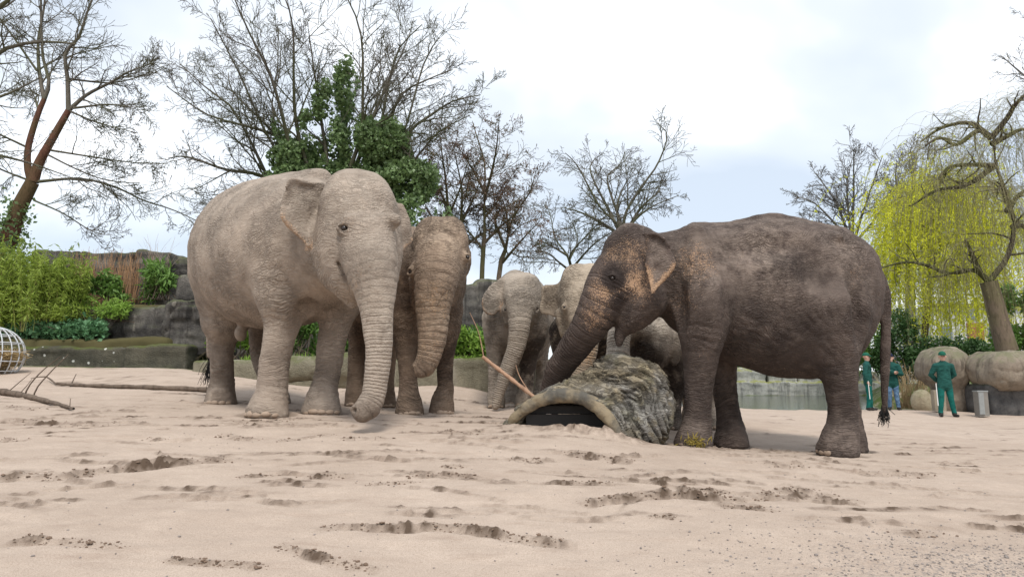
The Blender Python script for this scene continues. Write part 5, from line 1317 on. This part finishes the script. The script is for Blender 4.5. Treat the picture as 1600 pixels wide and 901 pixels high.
willow('yellow leafed weeping willow hanging behind the grey willow', 38, [(1440, 560), (1450, 470), (1455, 380)], [[(1455, 380), (1440, 330), (1410, 310), (1385, 320)], [(1455, 385), (1470, 330), (1500, 300), (1525, 310)], [(1455, 385), (1450, 340), (1455, 300), (1480, 285)], [(1452, 400), (1425, 370), (1395, 365)], [(1455, 400), (1490, 370), (1530, 360), (1570, 370)], [(1456, 380), (1440, 320), (1435, 295)], [(1452, 430), (1425, 410), (1395, 420)], [(1455, 430), (1500, 420), (1545, 425)], [(1454, 390), (1420, 330), (1400, 300)]], 51, 1500, 3.5, 9.0, BK_BROWN, TWIGY2, YELL, 70000, .165, 1.8, (.20, .13), .008, zmin=0.3, fat=(.09, .03))
willow('gnarled grey weeping willow with a thick trunk behind the boulders', 26, [(1574, 548), (1563, 510), (1554, 474), (1545, 440)],
       [[(1545, 440), (1573, 402), (1583, 354), (1573, 311), (1554, 259), (1549, 216)], [(1549, 216), (1562, 190), (1560, 178), (1573, 163), (1592, 168)], [(1554, 259), (1516, 259), (1478, 264), (1455, 285)], [(1549, 216), (1525, 206), (1487, 230), (1459, 221), (1432, 235)], [(1549, 225), (1570, 215), (1590, 206), (1620, 215)], [(1545, 440), (1525, 421), (1487, 426), (1454, 412), (1420, 407), (1385, 416)], [(1530, 425), (1506, 392), (1490, 380)], [(1573, 330), (1600, 300), (1640, 290)], [(1554, 259), (1520, 285), (1480, 290), (1450, 310)], [(1549, 216), (1520, 190), (1480, 195), (1450, 215)], [(1583, 354), (1610, 350), (1640, 370)], [(1573, 311), (1540, 300), (1510, 320)]],
       52, 1200, 1.6, 5.0, BK_WIL, TWIGY, OLIV, 9000, .07, .7, (.37, .30), .0062, zmin=1.9, fat=(.125, .035))
# ------------------------------------------------------------------ plants
def shrub(name, label, px, py, rx, ry, Y, n, size, mat, seed, dep=.6, aspect=.4, droop=.2, nstem=40, stemmat=None, cat='shrub', group=None, lobes=7):
    """stems fan up from the root; leaves fill uneven lobes round their ends"""
    rg = np.random.default_rng(seed)
    c = at(px, py, Y); m = mpp(py, Y)
    bt = at(px, py + ry * .95, Y)
    root = empty(name, bt, label, cat, group)
    Rv = np.array([rx * m, dep, ry * m])
    lc = c + rg.uniform(-1, 1, (lobes, 3)) * Rv * np.array([.7, .6, .6])
    k = rg.integers(0, lobes, n)
    u = rg.normal(0, 1, (n, 3)); u /= np.linalg.norm(u, axis=1, keepdims=True)
    sz = rg.uniform(.32, .62, lobes)[k][:, None]
    p = lc[k] + u * (rg.random((n, 1)) ** .45) * Rv * sz
    p = p + .10 * np.column_stack([fbm(p * 3, 2, seed), fbm(p * 3, 2, seed + 1), fbm(p * 3, 2, seed + 2)])
    mesh_obj('foliage', *leaf_cards(p, size, rg, aspect, droop), mat, root, smooth=False)
    e = p[rg.integers(0, n, nstem)]; s = bt + rg.normal(0, 1, (nstem, 3)) * np.array([rx * m * .45, dep * .3, 0])
    t = np.linspace(0, 1, 6)[None, :, None]
    P = s[:, None] * (1 - t) + e[:, None] * t + (t * (1 - t)) * rg.normal(0, .12, (nstem, 1, 3))
    mesh_obj('stems', *tubes(P, np.repeat(np.linspace(.010, .004, 6)[None], nstem, 0), 3), stemmat or BK_BROWN, root)
    return root
def blades(name, label, px0, px1, py0, py1, Y, n, mat, seed, w=.012, lean=.12, dep=.25, cat='reeds', group=None, leaf=None, nleaf=0, lsz=.12):
    """a tuft of upright stalks"""
    rg = np.random.default_rng(seed)
    a = at(px0, py1, Y); b_ = at(px1, py1, Y); top = at(px0, py0, Y)[2]
    root = empty(name, (a + b_) / 2, label, cat, group)
    s = np.column_stack([rg.uniform(a[0], b_[0], n), Y + rg.normal(0, dep, n), np.full(n, a[2])])
    ctr = (a[0] + b_[0]) / 2
    H = (top - a[2]) * rg.uniform(.55, 1.05, n)
    d = np.column_stack([rg.normal(0, lean, n) + (s[:, 0] - ctr) * .25, rg.normal(0, lean, n), np.ones(n)])
    t = np.linspace(0, 1, 6)
    P = s[:, None] + d[:, None] * H[:, None, None] * t[None, :, None]
    P[:, :, 0] += (rg.normal(0, lean * .8, n) * H)[:, None] * (t ** 2.5)[None]
    P[:, :, 2] -= (np.abs(rg.normal(0, lean * .5, n)) * H)[:, None] * (t ** 3)[None]
    mesh_obj('stalks', *tubes(P, np.repeat(np.linspace(w, w * .35, 6)[None], n, 0) * rg.uniform(.6, 1.2, (n, 1)), 3), mat, root)
    if leaf is not None:
        k = rg.integers(0, n, nleaf); tt = rg.uniform(.15, 1, nleaf) * 4.999; i = tt.astype(int); f = (tt - i)[:, None]
        q = P[k, i] * (1 - f) + P[k, i + 1] * f
        mesh_obj('foliage', *leaf_cards(q + rg.normal(0, .03, q.shape), lsz, rg, .2, .55), leaf, root, smooth=False)
    return root
BAMB = leafmat('bamboo_leaf', (.12, .19, .025), (.24, .31, .055), .5, .3, .4, 1.5)
GRN = leafmat('shrub_leaf', (.055, .12, .022), (.13, .23, .05), .5, .35, .35, 2.0)
GRN2 = leafmat('bright_leaf', (.12, .22, .03), (.22, .34, .06), .5, .3, .4, 1.6)
DGRN = leafmat('dark_leaf', (.022, .055, .016), (.05, .105, .03), .45, .4, .25, 1.2)
COVER = leafmat('ground_cover_leaf', (.045, .12, .045), (.10, .21, .10), .5, .35, .3, 2.2)
REED = plain('dry_reed', (.36, .215, .12), .85, .2, .4, 3)
CANE = plain('bamboo_cane', (.25, .25, .07), .6, .3, .3, 3)
for i, (x0, x1, y0, y1, YY, n) in enumerate([(-60, 30, 368, 520, 15.4, 90), (10, 75, 385, 520, 15.2, 80), (60, 118, 395, 505, 15.6, 70)]):
    blades('bamboo_clump', ['tall yellow green bamboo clump at the left edge behind the hay basket', 'middle yellow green bamboo clump above the ground ivy', 'right hand bamboo clump next to the dry reeds'][i], x0, x1, y0, y1, YY, n, CANE, 70 + i, .007, .10, .3, 'bamboo', 'bamboo by the left rock wall', BAMB, 6500, .15)
blades('dry_reeds', 'tan tuft of dry reeds left of two on the rock ledge', 118, 160, 388, 478, 16.8, 130, REED, 81, .010, .10, .18, 'reeds', 'dry reeds on the ledge')
blades('dry_reeds', 'orange brown tuft of dry reeds right of two on the rock ledge', 172, 212, 390, 472, 16.7, 130, REED, 82, .010, .10, .18, 'reeds', 'dry reeds on the ledge')
blades('dry_reeds', 'thin pale reeds standing above the high rock wall', 228, 262, 362, 440, 17.0, 28, plain('pale_reed', (.36, .28, .21), .85, .2, .3, 3), 83, .006, .2, .18, 'reeds', 'dry reeds on the ledge')
blades('dry_reeds', 'straw coloured reeds at the pond edge by the rounded boulder', 1404, 1450, 562, 638, 23.0, 130, plain('straw_reed', (.36, .27, .15), .85, .2, .4, 3), 84, .014, .16, .25, 'reeds', 'pond reeds')
shrub('leafy_shrub', 'long leaved green shrub against the dark wall by the rock block', 246, 436, 27, 34, 16.4, 900, .24, GRN, 91, .4, .22, .5)
shrub('leafy_shrub', 'dark green shrub between the two dry reed tufts', 180, 446, 30, 22, 16.3, 900, .15, GRN, 92, .35, .4, .2)
shrub('leafy_shrub', 'low yellowish shrub trailing over the dark ledge', 150, 480, 55, 24, 15.6, 1500, .11, GRN2, 93, .35, .3, .2)
shrub('leafy_shrub', 'sprawling yellow green shrub below the bamboo clumps', 60, 490, 60, 26, 15.1, 2600, .11, BAMB, 94, .4, .3, .2)
# ground ivy: nobody could count it
rg = np.random.default_rng(99)
n = 5200
q = np.array([at(x, y, YY) for x, y, YY in zip(rg.uniform(-20, 165, n), 516 + rg.normal(0, 7, n), rg.uniform(14.9, 15.5, n))])
tag(mesh_obj('ground_ivy', *leaf_cards(q, .10, rg, .8, -.3), COVER, smooth=False), 'blue green ground ivy carpet above the low mossy wall', 'ground cover', kind='stuff')
# behind the low concrete wall
for i, (px, py, rx, ry, YY, n) in enumerate([(330, 535, 40, 34, 15.2, 2600), (395, 530, 40, 36, 15.4, 2600), (462, 528, 38, 38, 15.1, 2600), (535, 520, 40, 44, 15.6, 2600), (605, 520, 38, 44, 15.4, 2600), (672, 520, 36, 44, 15.6, 2600), (728, 522, 34, 38, 15.0, 3600), (762, 530, 26, 30, 15.2, 1600)]):
    shrub('leafy_shrub', ['bright shrub behind the pale elephant\'s hind leg', 'bright shrub seen under the pale elephant\'s belly', 'bushy shrub behind the tan rock slab', 'tall shrub hidden behind the hanging pale trunk', 'shrub behind the brown elephant\'s hind legs', 'shrub behind the brown elephant\'s ringed trunk', 'light green shrub between the brown and the distant elephant', 'small green shrub left of the distant elephant\'s ear'][i], px, py, rx, ry, YY, n, .13, GRN2 if i in (0, 1, 6) else GRN, 100 + i, .55, .35, .1, group='shrubs behind the low wall')
# grassy bank behind the low wall
rg = np.random.default_rng(120); n = 9000
x = rg.uniform(-5.7, 0.2, n); y = 14.3 + rg.random(n) * 1.6
zt = np.array([at(800, 562, 14.0)[2]]) - .05
q = np.column_stack([x, y, np.full(n, zt[0]) + rg.normal(0, .03, n)])
tag(mesh_obj('grass', *leaf_cards(q, .16, rg, .12, -1.6), GRN2, smooth=False), 'bright green grass along the top of the low wall', 'grass', kind='stuff')
# soil bed behind the low wall (carries shrubs and grass)
def bed(name, x0, x1, y0, y1, z, mat):
    o = rock(name, None, [(((x0 + x1) / 2, (y0 + y1) / 2, z - .5), ((x1 - x0) / 2, (y1 - y0) / 2, .5))], mat, .09, .10, int(abs(x0) * 10), None, rnd=.12, strata=.05, freq=2.2)
    return tag(o, kind='structure')
SOIL = plain('soil', (.085, .075, .035), .95, .1, .4, 2)
bed('soil_bed', -5.9, .4, 14.35, 17.6, zt[0] - .06, SOIL)
zb = at(100, 527, 15.0)[2]
bed('terrace_soil', -14, -7.5, 14.85, 17.5, zb, SOIL)
zb2 = at(150, 478, 16.4)[2]
bed('ledge_soil', -13, -7.6, 16.05, 18, zb2, SOIL)
# far side of the pond, right
for i, (px, py, rx, ry, YY, n, mt) in enumerate([(1165, 560, 42, 24, 49.5, 2600, GRN), (1115, 560, 34, 24, 50, 2000, GRN), (1225, 572, 40, 14, 50, 1500, GRN), (1290, 560, 36, 26, 49.5, 1800, DGRN), (1362, 545, 30, 48, 36, 3400, GRN), (1402, 540, 36, 60, 35, 5200, DGRN), (1438, 560, 24, 34, 34.5, 2600, DGRN), (1480, 545, 36, 26, 34, 2000, DGRN), (1530, 545, 30, 22, 33, 1800, DGRN), (1592, 500, 26, 62, 29, 5200, GRN)]):
    shrub('pond_bush', ['leafy green bush above the pale bank wall seen past the front legs', 'green bush behind the dark elephant\'s front leg', 'low bush on top of the pale bank wall', 'dark bush behind the dark elephant\'s hind leg', 'light green bush behind the keeper beside the tail', 'tall dark evergreen bush behind the keeper in jeans', 'dark evergreen bush left of the rounded boulder', 'dark shrub peeking over the rounded boulder', 'dark low shrub between boulder and willow trunk', 'tall yellowish hedge at the right edge behind the boulder'][i], px, py, rx, ry, YY, n, .30 if YY > 40 else .17, mt, 130 + i, 1.0, .55, .1, cat='bush', group='bushes round the pond')
# house behind the willow
HW = plain('white_render', (.62, .62, .62), .8, .2, .08, .6); HB = plain('brick_red', (.30, .13, .075), .9, .1, .25, 3); GL = plain('window_glass', (.16, .20, .25), .15, .6, .3, .8); DK = plain('dark_cladding', (.10, .09, .085), .8, .2, .2, 1)
c_, r_ = pbox(1455, 1680, 478, 592, 66, 4)
hs = empty('house', (c_[0], c_[1], c_[2] - r_[2]), 'white flat roofed house with brick panels behind the willow', 'house')
mesh_obj('wall', *boxmesh(c_, r_), HW, hs, smooth=False)
def hp(nm, x0, x1, y0, y1, YY, m, par=None):
    c, r = pbox(x0, x1, y0, y1, YY, .06); return mesh_obj(nm, *boxmesh(c, r), m, par or hs, smooth=False)
hp('roof', 1450, 1685, 474, 480, 65.6, DK)
for x in (1512, 1600): hp('brick_panel', x, x + 26, 504, 530, 65.85, HB)
for (x0, x1, y0, y1) in ((1470, 1488, 508, 530), (1546, 1556, 512, 530), (1575, 1592, 508, 530), (1512, 1530, 486, 498), (1560, 1578, 486, 498)):
    wn_ = hp('window', x0 - 1, x1 + 1, y0 - 1, y1 + 1, 65.86, HW); g_ = hp('pane', x0, x1, y0, y1, 65.80, GL, wn_)
# ------------------------------------------------------------------ keepers
def cloth(name, c, c2=None):
    b = NB(name, .9, .15); o = b.obj()
    k = b.mix(b.map(b.noise(o, 9.0, 4, .6), .35, .7), tuple(x * .7 for x in c), c2 or c)
    b.col(k); b.bump(b.noise(b.scale(o, (9, 9, 16)), 1.0, 3, .6), .7, .03); return b.m
SKINM = plain('skin', (.50, .30, .225), .6, .3, .12, 12)
JACK = cloth('green_jacket', (.020, .092, .078)); TROU = cloth('green_trousers', (.012, .135, .115)); JEAN = cloth('blue_jeans', (.085, .165, .29), (.15, .25, .38)); SHOE = plain('dark_shoe', (.02, .018, .016), .6, .3, .3, 9)
CAPG = plain('cap_green', (.012, .095, .06), .85, .2, .2, 9); CAPN = plain('beanie_navy', (.018, .022, .045), .9, .1, .2, 20); WHITE = plain('white_cane', (.72, .72, .70), .5, .4, .05, 5)
def person(label, px, py, Y, yaw, arms, jacket, legs_m, hat, legsp, headyaw=0.0, cane=None, canelabel=None):
    p0 = at(px, py, Y); p0[2] = gz(p0[0], p0[1]) + .01
    S = Sculpt((-.48, -.38, -.03), (.48, .38, 1.88), .0095)
    lab = []
    def ch(pts, rad, l, k=.03, w=None, sq=1.0):
        pts = np.array(pts, float); rad = np.array(rad, float)
        S.chain(pts, rad, k, w, sq); lab.append((pts, rad, l))
    for s, L in zip((-1, 1), legsp):
        ch(L[:3], (.100, .075, .056), 2, .03)
        ch([L[2], L[2] + np.array([0, -.015, -.05])], (.056, .05), 3, .02)
        ch([L[2] + np.array([0, .03, -.055]), L[2] + np.array([s * .03, -.15, -.068])], (.044, .036), 3, .02)
    ch([(0, 0, .90), (0, 0, 1.0), (0, 0, 1.18), (0, .005, 1.37)], (.190, .180, .172, .168), 1, .02, (0, 1, 0), .70)
    ch([(-.165, .01, 1.41), (0, .01, 1.44), (.165, .01, 1.41)], (.078, .085, .078), 1, .04)
    ch([(0, .005, 1.44), (0, -.005, 1.53)], (.070, .060), 1, .03)
    ch([(0, -.005, 1.50), (0, -.012, 1.60)], (.052, .054), 0, .02)
    cy, sy_ = math.cos(headyaw), math.sin(headyaw)
    def hd(x, y, z): return np.array([x * cy - y * sy_, x * sy_ + y * cy, z])
    ch([hd(0, .012, 1.70), hd(0, -.012, 1.645)], (.088, .076), 0, .03)
    ch([hd(0, -.045, 1.60), hd(0, -.062, 1.585)], (.045, .032), 0, .03)
    ch([hd(0, -.092, 1.675), hd(0, -.113, 1.645)], (.011, .015), 0, .012)
    ch([hd(-.02, -.092, 1.615), hd(.02, -.092, 1.615)], (.008, .008), 0, .01)
    for s in (-1, 1):
        ch([hd(s * .088, .01, 1.68), hd(s * .086, .008, 1.64)], (.017, .012), 0, .008)
        ch([hd(s * .03, -.082, 1.69), hd(s * .045, -.074, 1.69)], (.012, .010), 0, .012)
    for s, A in zip((-1, 1), arms):
        A = [np.array(a, float) for a in A]
        ch(A[:3], (.082, .068, .054), 1, .03)
        d = (A[2] - A[1]); d /= np.linalg.norm(d)
        q = np.cross(d, (0, 1.0, .3)); q /= np.linalg.norm(q); nn = np.cross(d, q)
        ch([A[2], A[2] + d * .08], (.032, .037), 0, .015)
        for j, ln in enumerate((.062, .075, .070, .052)):
            b0 = A[2] + d * .10 + q * (j - 1.5) * .021
            ch([b0 - d * .02, b0 + d * ln * .55 + nn * .006, b0 + d * ln * .9 + nn * .028], (.0105, .0095, .0085), 0, .004)
        b0 = A[2] + d * .045 - q * .035
        ch([b0, b0 - q * .022 + d * .03, b0 - q * .026 + d * .06], (.013, .011, .009), 0, .006)
    V, F = S.mesh(1)
    N = vnormals(V, F)
    C = V[F].mean(1); best = np.full(len(C), 9.0); li = np.zeros(len(C), int)
    for pts, rad, l in lab:
        for i in range(len(pts) - 1):
            a = pts[i]; ba = pts[i + 1] - a
            t = np.clip(((C - a) @ ba) / max(1e-9, ba @ ba), 0, 1)
            dd = np.linalg.norm(C - a - t[:, None] * ba, axis=1) - (rad[i] + (rad[i + 1] - rad[i]) * t)
            if l == 1 and pts is not None and len(pts) == 4: dd = dd - .02
            u = dd < best; best[u] = dd[u]; li[u] = l
    vl = np.zeros(len(V)); 
    for i in range(4): vl[F[:, i]] = li
    V = V + N * (np.where(vl == 0, 0, .010) * fbm(V * np.array([9, 9, 14.]), 3, int(px)))[:, None]
    cz, sz = math.cos(yaw), math.sin(yaw)
    def W(P):
        P = np.atleast_2d(P)
        return np.column_stack([P[:, 0] * cz - P[:, 1] * sz, P[:, 0] * sz + P[:, 1] * cz, P[:, 2]]) + p0
    root = empty('person', p0, label, 'person', 'keepers in green by the pond')
    o = mesh_obj('body', W(V), F, SKINM, root)
    for m_ in (jacket, legs_m, SHOE): o.data.materials.append(m_)
    o.data.polygons.foreach_set('material_index', li.astype(np.int32))
    # hat
    bm = bmesh.new(); bmesh.ops.create_uvsphere(bm, u_segments=20, v_segments=12, radius=1.0)
    hv = np.array([v.co[:] for v in bm.verts]); hf = [[v.index for v in f.verts] for f in bm.faces]; bm.free()
    hv[:, 2] = np.where(hv[:, 2] < -.12, -.12 + .02 * hv[:, 2], hv[:, 2])
    hv = hv * np.array([.096, .112, .10]) + np.array([0, .006, 1.725])
    hv = np.array([hd(*v) for v in hv])
    me = bpy.data.meshes.new('cap'); me.from_pydata([tuple(v) for v in (W(hv) - p0)], [], hf); me.materials.append(hat)
    for f in me.polygons: f.use_smooth = True
    ho = bpy.data.objects.new('cap', me); COL.objects.link(ho); ho.parent = root
    if hat is CAPG:
        a = np.linspace(-1.1, 1.1, 12); r_in, r_out = .085, .165
        vv = [hd(r_in * math.sin(t), -.01 - r_in * math.cos(t), 1.712) for t in a] + [hd(r_out * .72 * math.sin(t), -.01 - r_out * math.cos(t) * 1.02, 1.700) for t in a]
        vv = vv + [v + np.array([0, 0, .008]) for v in vv]
        ff = [(i, i + 1, 13 + i, 12 + i) for i in range(11)] + [(24 + i + 1, 24 + i, 36 + i, 37 + i) for i in range(11)] + [(12 + i, 13 + i, 37 + i, 36 + i) for i in range(11)]
        mesh_obj('visor', W(np.array(vv)), ff, hat, root)
    for s in (-1, 1):
        e = bpy.data.objects.new('eye', EYEME); COL.objects.link(e); e.parent = root
        e.location = Vector(W(hd(s * .034, -.083, 1.672))[0] - p0); e.scale = (.013, .008, .009)
    for s in (-1, 1):       # chest pockets of the jacket
        c0 = np.array([s * .085, -.118, 1.31]); r0 = (.045, .006, .012)
        Vb, Fb = boxmesh(c0, r0); mesh_obj('pocket', W(Vb), Fb, jacket, root, smooth=False)
    if cane is not None:
        P = W(np.array(cane)); P = catmull(P, 6)
        Vc, Fc = tubes(P[None], np.full((1, 6), .012), 8)
        tag(mesh_obj('walking_stick', Vc, Fc, WHITE, origin=P[-1]), canelabel, 'stick', 'white sticks of the keepers')
    return root
st = [[np.array(v) for v in ((-.095, 0, .86), (-.12, -.01, .48), (-.15, .02, .10))], [np.array(v) for v in ((.095, 0, .86), (.13, -.01, .48), (.19, 0, .10))]]
st2 = [[np.array(v) for v in ((-.09, 0, .86), (-.10, -.02, .48), (-.11, .03, .10))], [np.array(v) for v in ((.09, 0, .86), (.10, -.03, .48), (.13, -.04, .10))]]
back = [[(-.20, .01, 1.40), (-.30, .08, 1.16), (-.13, .19, 1.00)], [(.20, .01, 1.40), (.30, .08, 1.16), (.13, .19, 1.00)]]
cross = [[(-.20, .0, 1.40), (-.27, -.07, 1.14), (.02, -.20, 1.19)], [(.20, .0, 1.40), (.27, -.07, 1.15), (-.05, -.235, 1.24)]]
hang = [[(-.20, .01, 1.40), (-.25, .06, 1.15), (-.23, .0, .93)], [(.20, .01, 1.40), (.26, .09, 1.16), (.24, .05, .93)]]
person('keeper in green jacket and cap standing before the boulders, hands behind back', 1480, 650, 19.3, R(-10), back, JACK, TROU, CAPG, st, R(-12), [(-.24, -.05, .92), (-.24, -.08, .30)], 'white stick beside the leg of the keeper before the boulders')
person('keeper in blue jeans and navy beanie with folded arms behind the tail', 1397, 640, 22.2, R(-22), cross, JACK, JEAN, CAPN, st2, R(-15))
person('keeper in green seen side on at the left of the tail', 1359, 640, 21.8, R(60), hang, JACK, TROU, CAPG, st2, R(10), [(-.27, -.02, .92), (-.27, -.04, .36)], 'white stick held by the keeper seen side on')

# ------------------------------------------------------------------ small things on the sand
DEAD = barkmat('dead_wood', (.10, .075, .058), (.20, .155, .12)); STICKM = barkmat('peeled_stick', (.34, .20, .13), (.44, .29, .20))
def stick(name, label, main, twigs, mat, cat='branch', group=None):
    P = catmull(np.array(main, float), 22)
    P[:, 3] *= 1 + .18 * np.sin(np.arange(22) * 2.1)
    root = empty(name, P[0, :3], label, cat, group)
    mesh_obj('stem', *tubes(P[None, :, :3], P[None, :, 3], 8), mat, root)
    for t in twigs:
        q = catmull(np.array(t, float), 9); mesh_obj('twig', *tubes(q[None, :, :3], q[None, :, 3], 5), mat, root)
    return root
def og(px, py, r, lift=0.0):
    p = on_ground(px, py); return (p[0], p[1], p[2] + r + lift, r)
def up(px, py, Y, r): p = at(px, py, Y); return (p[0], p[1], p[2], r)
a0 = og(-30, 614, .045); Yb = a0[1]
Y1 = og(40, 622, .04)[1]; Y2 = og(52, 625, .04)[1]; Y0 = og(8, 618, .04)[1]; Y3 = og(100, 634, .03)[1]
stick('fallen_branch', 'fallen branch with upright twigs on the sand at the left edge', [a0, og(10, 618, .045), og(50, 625, .036), og(90, 634, .025), og(115, 640, .014)],
      [[up(38, 620, Y1, .012), up(45, 603, Y1, .010), up(65, 580, Y1, .008), up(95, 556, Y1, .004)], [up(51, 624, Y2, .012), up(58, 605, Y2, .010), up(80, 580, Y2, .008), up(107, 553, Y2, .004)], [up(8, 616, Y0, .008), up(30, 597, Y0, .006), up(48, 582, Y0, .003)], [up(28, 618, Y1, .007), up(42, 602, Y1, .005), up(50, 592, Y1, .003)], [up(109, 637, Y3, .006), up(110, 622, Y3, .003)]], DEAD, group='branches lying on the sand')
stick('fallen_branch', 'long straight fallen branch on the sand behind the upright twigs', [og(88, 601, .022), og(120, 604, .026), og(170, 606, .030), og(240, 609, .036), og(330, 613, .04), og(365, 614, .04)], [[og(88, 601, .014), og(70, 594, .012, .05), up(48, 591, og(70, 594, .01)[1], .006)], [og(110, 604, .012), og(118, 596, .006, .12)]], DEAD, group='branches lying on the sand')
stick('leaning_stick', 'peeled stick leaning on the stump\'s rim by the far trunk', [up(754, 557, 7.25, .019), up(790, 585, 7.2, .021), up(832, 618, 7.12, .022), up(872, 650, 7.12, .022), up(900, 672, 7.1, .022)], [[up(828, 614, 7.15, .008), up(812, 588, 7.2, .006), up(806, 570, 7.2, .004)], [up(756, 559, 7.25, .007), up(748, 520, 7.25, .005), up(734, 488, 7.25, .003)]], STICKM, 'stick')

# hay basket
HAY = plain('hay', (.42, .31, .16), .9, .1, .4, 9)
GALV = plain('galvanised_bar', (.50, .52, .53), .4, .5, .15, 8)
Yh = 12.2; ch_ = at(-12, 547, Yh); rh = 43 * mpp(547, Yh)
ch_[2] = gz(ch_[0], ch_[1]) + rh * .68
hb = empty('hay_basket', (ch_[0], ch_[1], ch_[2] - rh * .7), 'round galvanised cage basket filled with hay at the left edge', 'hay basket')
tt = np.linspace(0, 2 * math.pi, 33)
for lat in (-.6, -.25, .1, .42, .70, .90):
    rr = rh * math.sqrt(1 - lat * lat)
    P = np.column_stack([ch_[0] + rr * np.cos(tt), ch_[1] + rr * np.sin(tt), np.full(33, ch_[2] + rh * lat)])
    mesh_obj('hoop', *tubes(P[None], np.full((1, 33), .0105), 6), GALV, hb)
for k in range(10):
    a = k * math.pi / 10; el = np.linspace(-.75, math.pi + .75, 30)
    P = np.column_stack([ch_[0] + rh * np.cos(el) * math.cos(a), ch_[1] + rh * np.cos(el) * math.sin(a), ch_[2] + rh * np.sin(el)])
    mesh_obj('bar', *tubes(P[None], np.full((1, 30), .010), 6), GALV, hb)
rg = np.random.default_rng(77); n = 1800
u = rg.normal(0, 1, (n, 3)); u /= np.linalg.norm(u, axis=1, keepdims=True); u *= (rg.random((n, 1)) ** .4) * rh * 1.0
u[:, 2] = -np.abs(u[:, 2]) * .78 + rh * .12
d = rg.normal(0, 1, (n, 3)) * np.array([1, 1, .5]); d /= np.linalg.norm(d, axis=1, keepdims=True)
t = np.linspace(-.5, .5, 4)[None, :, None]
P = ch_ + u[:, None] + d[:, None] * t * rg.uniform(.12, .3, (n, 1, 1)) + (t ** 2) * rg.normal(0, .15, (n, 1, 3))
hy = mesh_obj('hay', *tubes(P, np.full((n, 4), .004), 3), HAY, hb); hy['kind'] = 'stuff'
# metal gate in the gap behind the heads
GATE = plain('green_grey_gate', (.16, .21, .21), .6, .4, .2, 5)
gt = empty('metal_gate', at(890, 606, 13.4), 'grey green mesh gate in the gap behind the trunks', 'gate')
for x in (872, 888, 906): mesh_obj('post', *boxmesh(*pbox(x - 1.6, x + 1.6, 556, 634, 13.3, .03)), GATE, gt, smooth=False)
for y in (557, 572, 587, 602, 618): mesh_obj('rail', *boxmesh(*pbox(874, 904.2, y - .9, y + .9, 13.31, .018)), GATE, gt, smooth=False)
for x in (876, 880, 884, 892, 896, 900): mesh_obj('bar', *boxmesh(*pbox(x - .35, x + .35, 558, 620, 13.32, .008)), GATE, gt, smooth=False)
# chewed greens on the dark elephant's foot
rg = np.random.default_rng(3)
q = at(1085, 690, 6.6) + rg.normal(0, 1, (90, 3)) * np.array([.05, .03, .018]); q[:, 2] = np.maximum(q[:, 2], gz(q[0, 0], q[0, 1]) + .01)
tag(mesh_obj('chewed_straw', *leaf_cards(q, .07, rg, .2), plain('chewed_straw', (.26, .20, .05), .9, .1, .4, 20), smooth=False), 'yellow wisp of straw on the dark elephant\'s front foot', 'straw', kind='stuff')
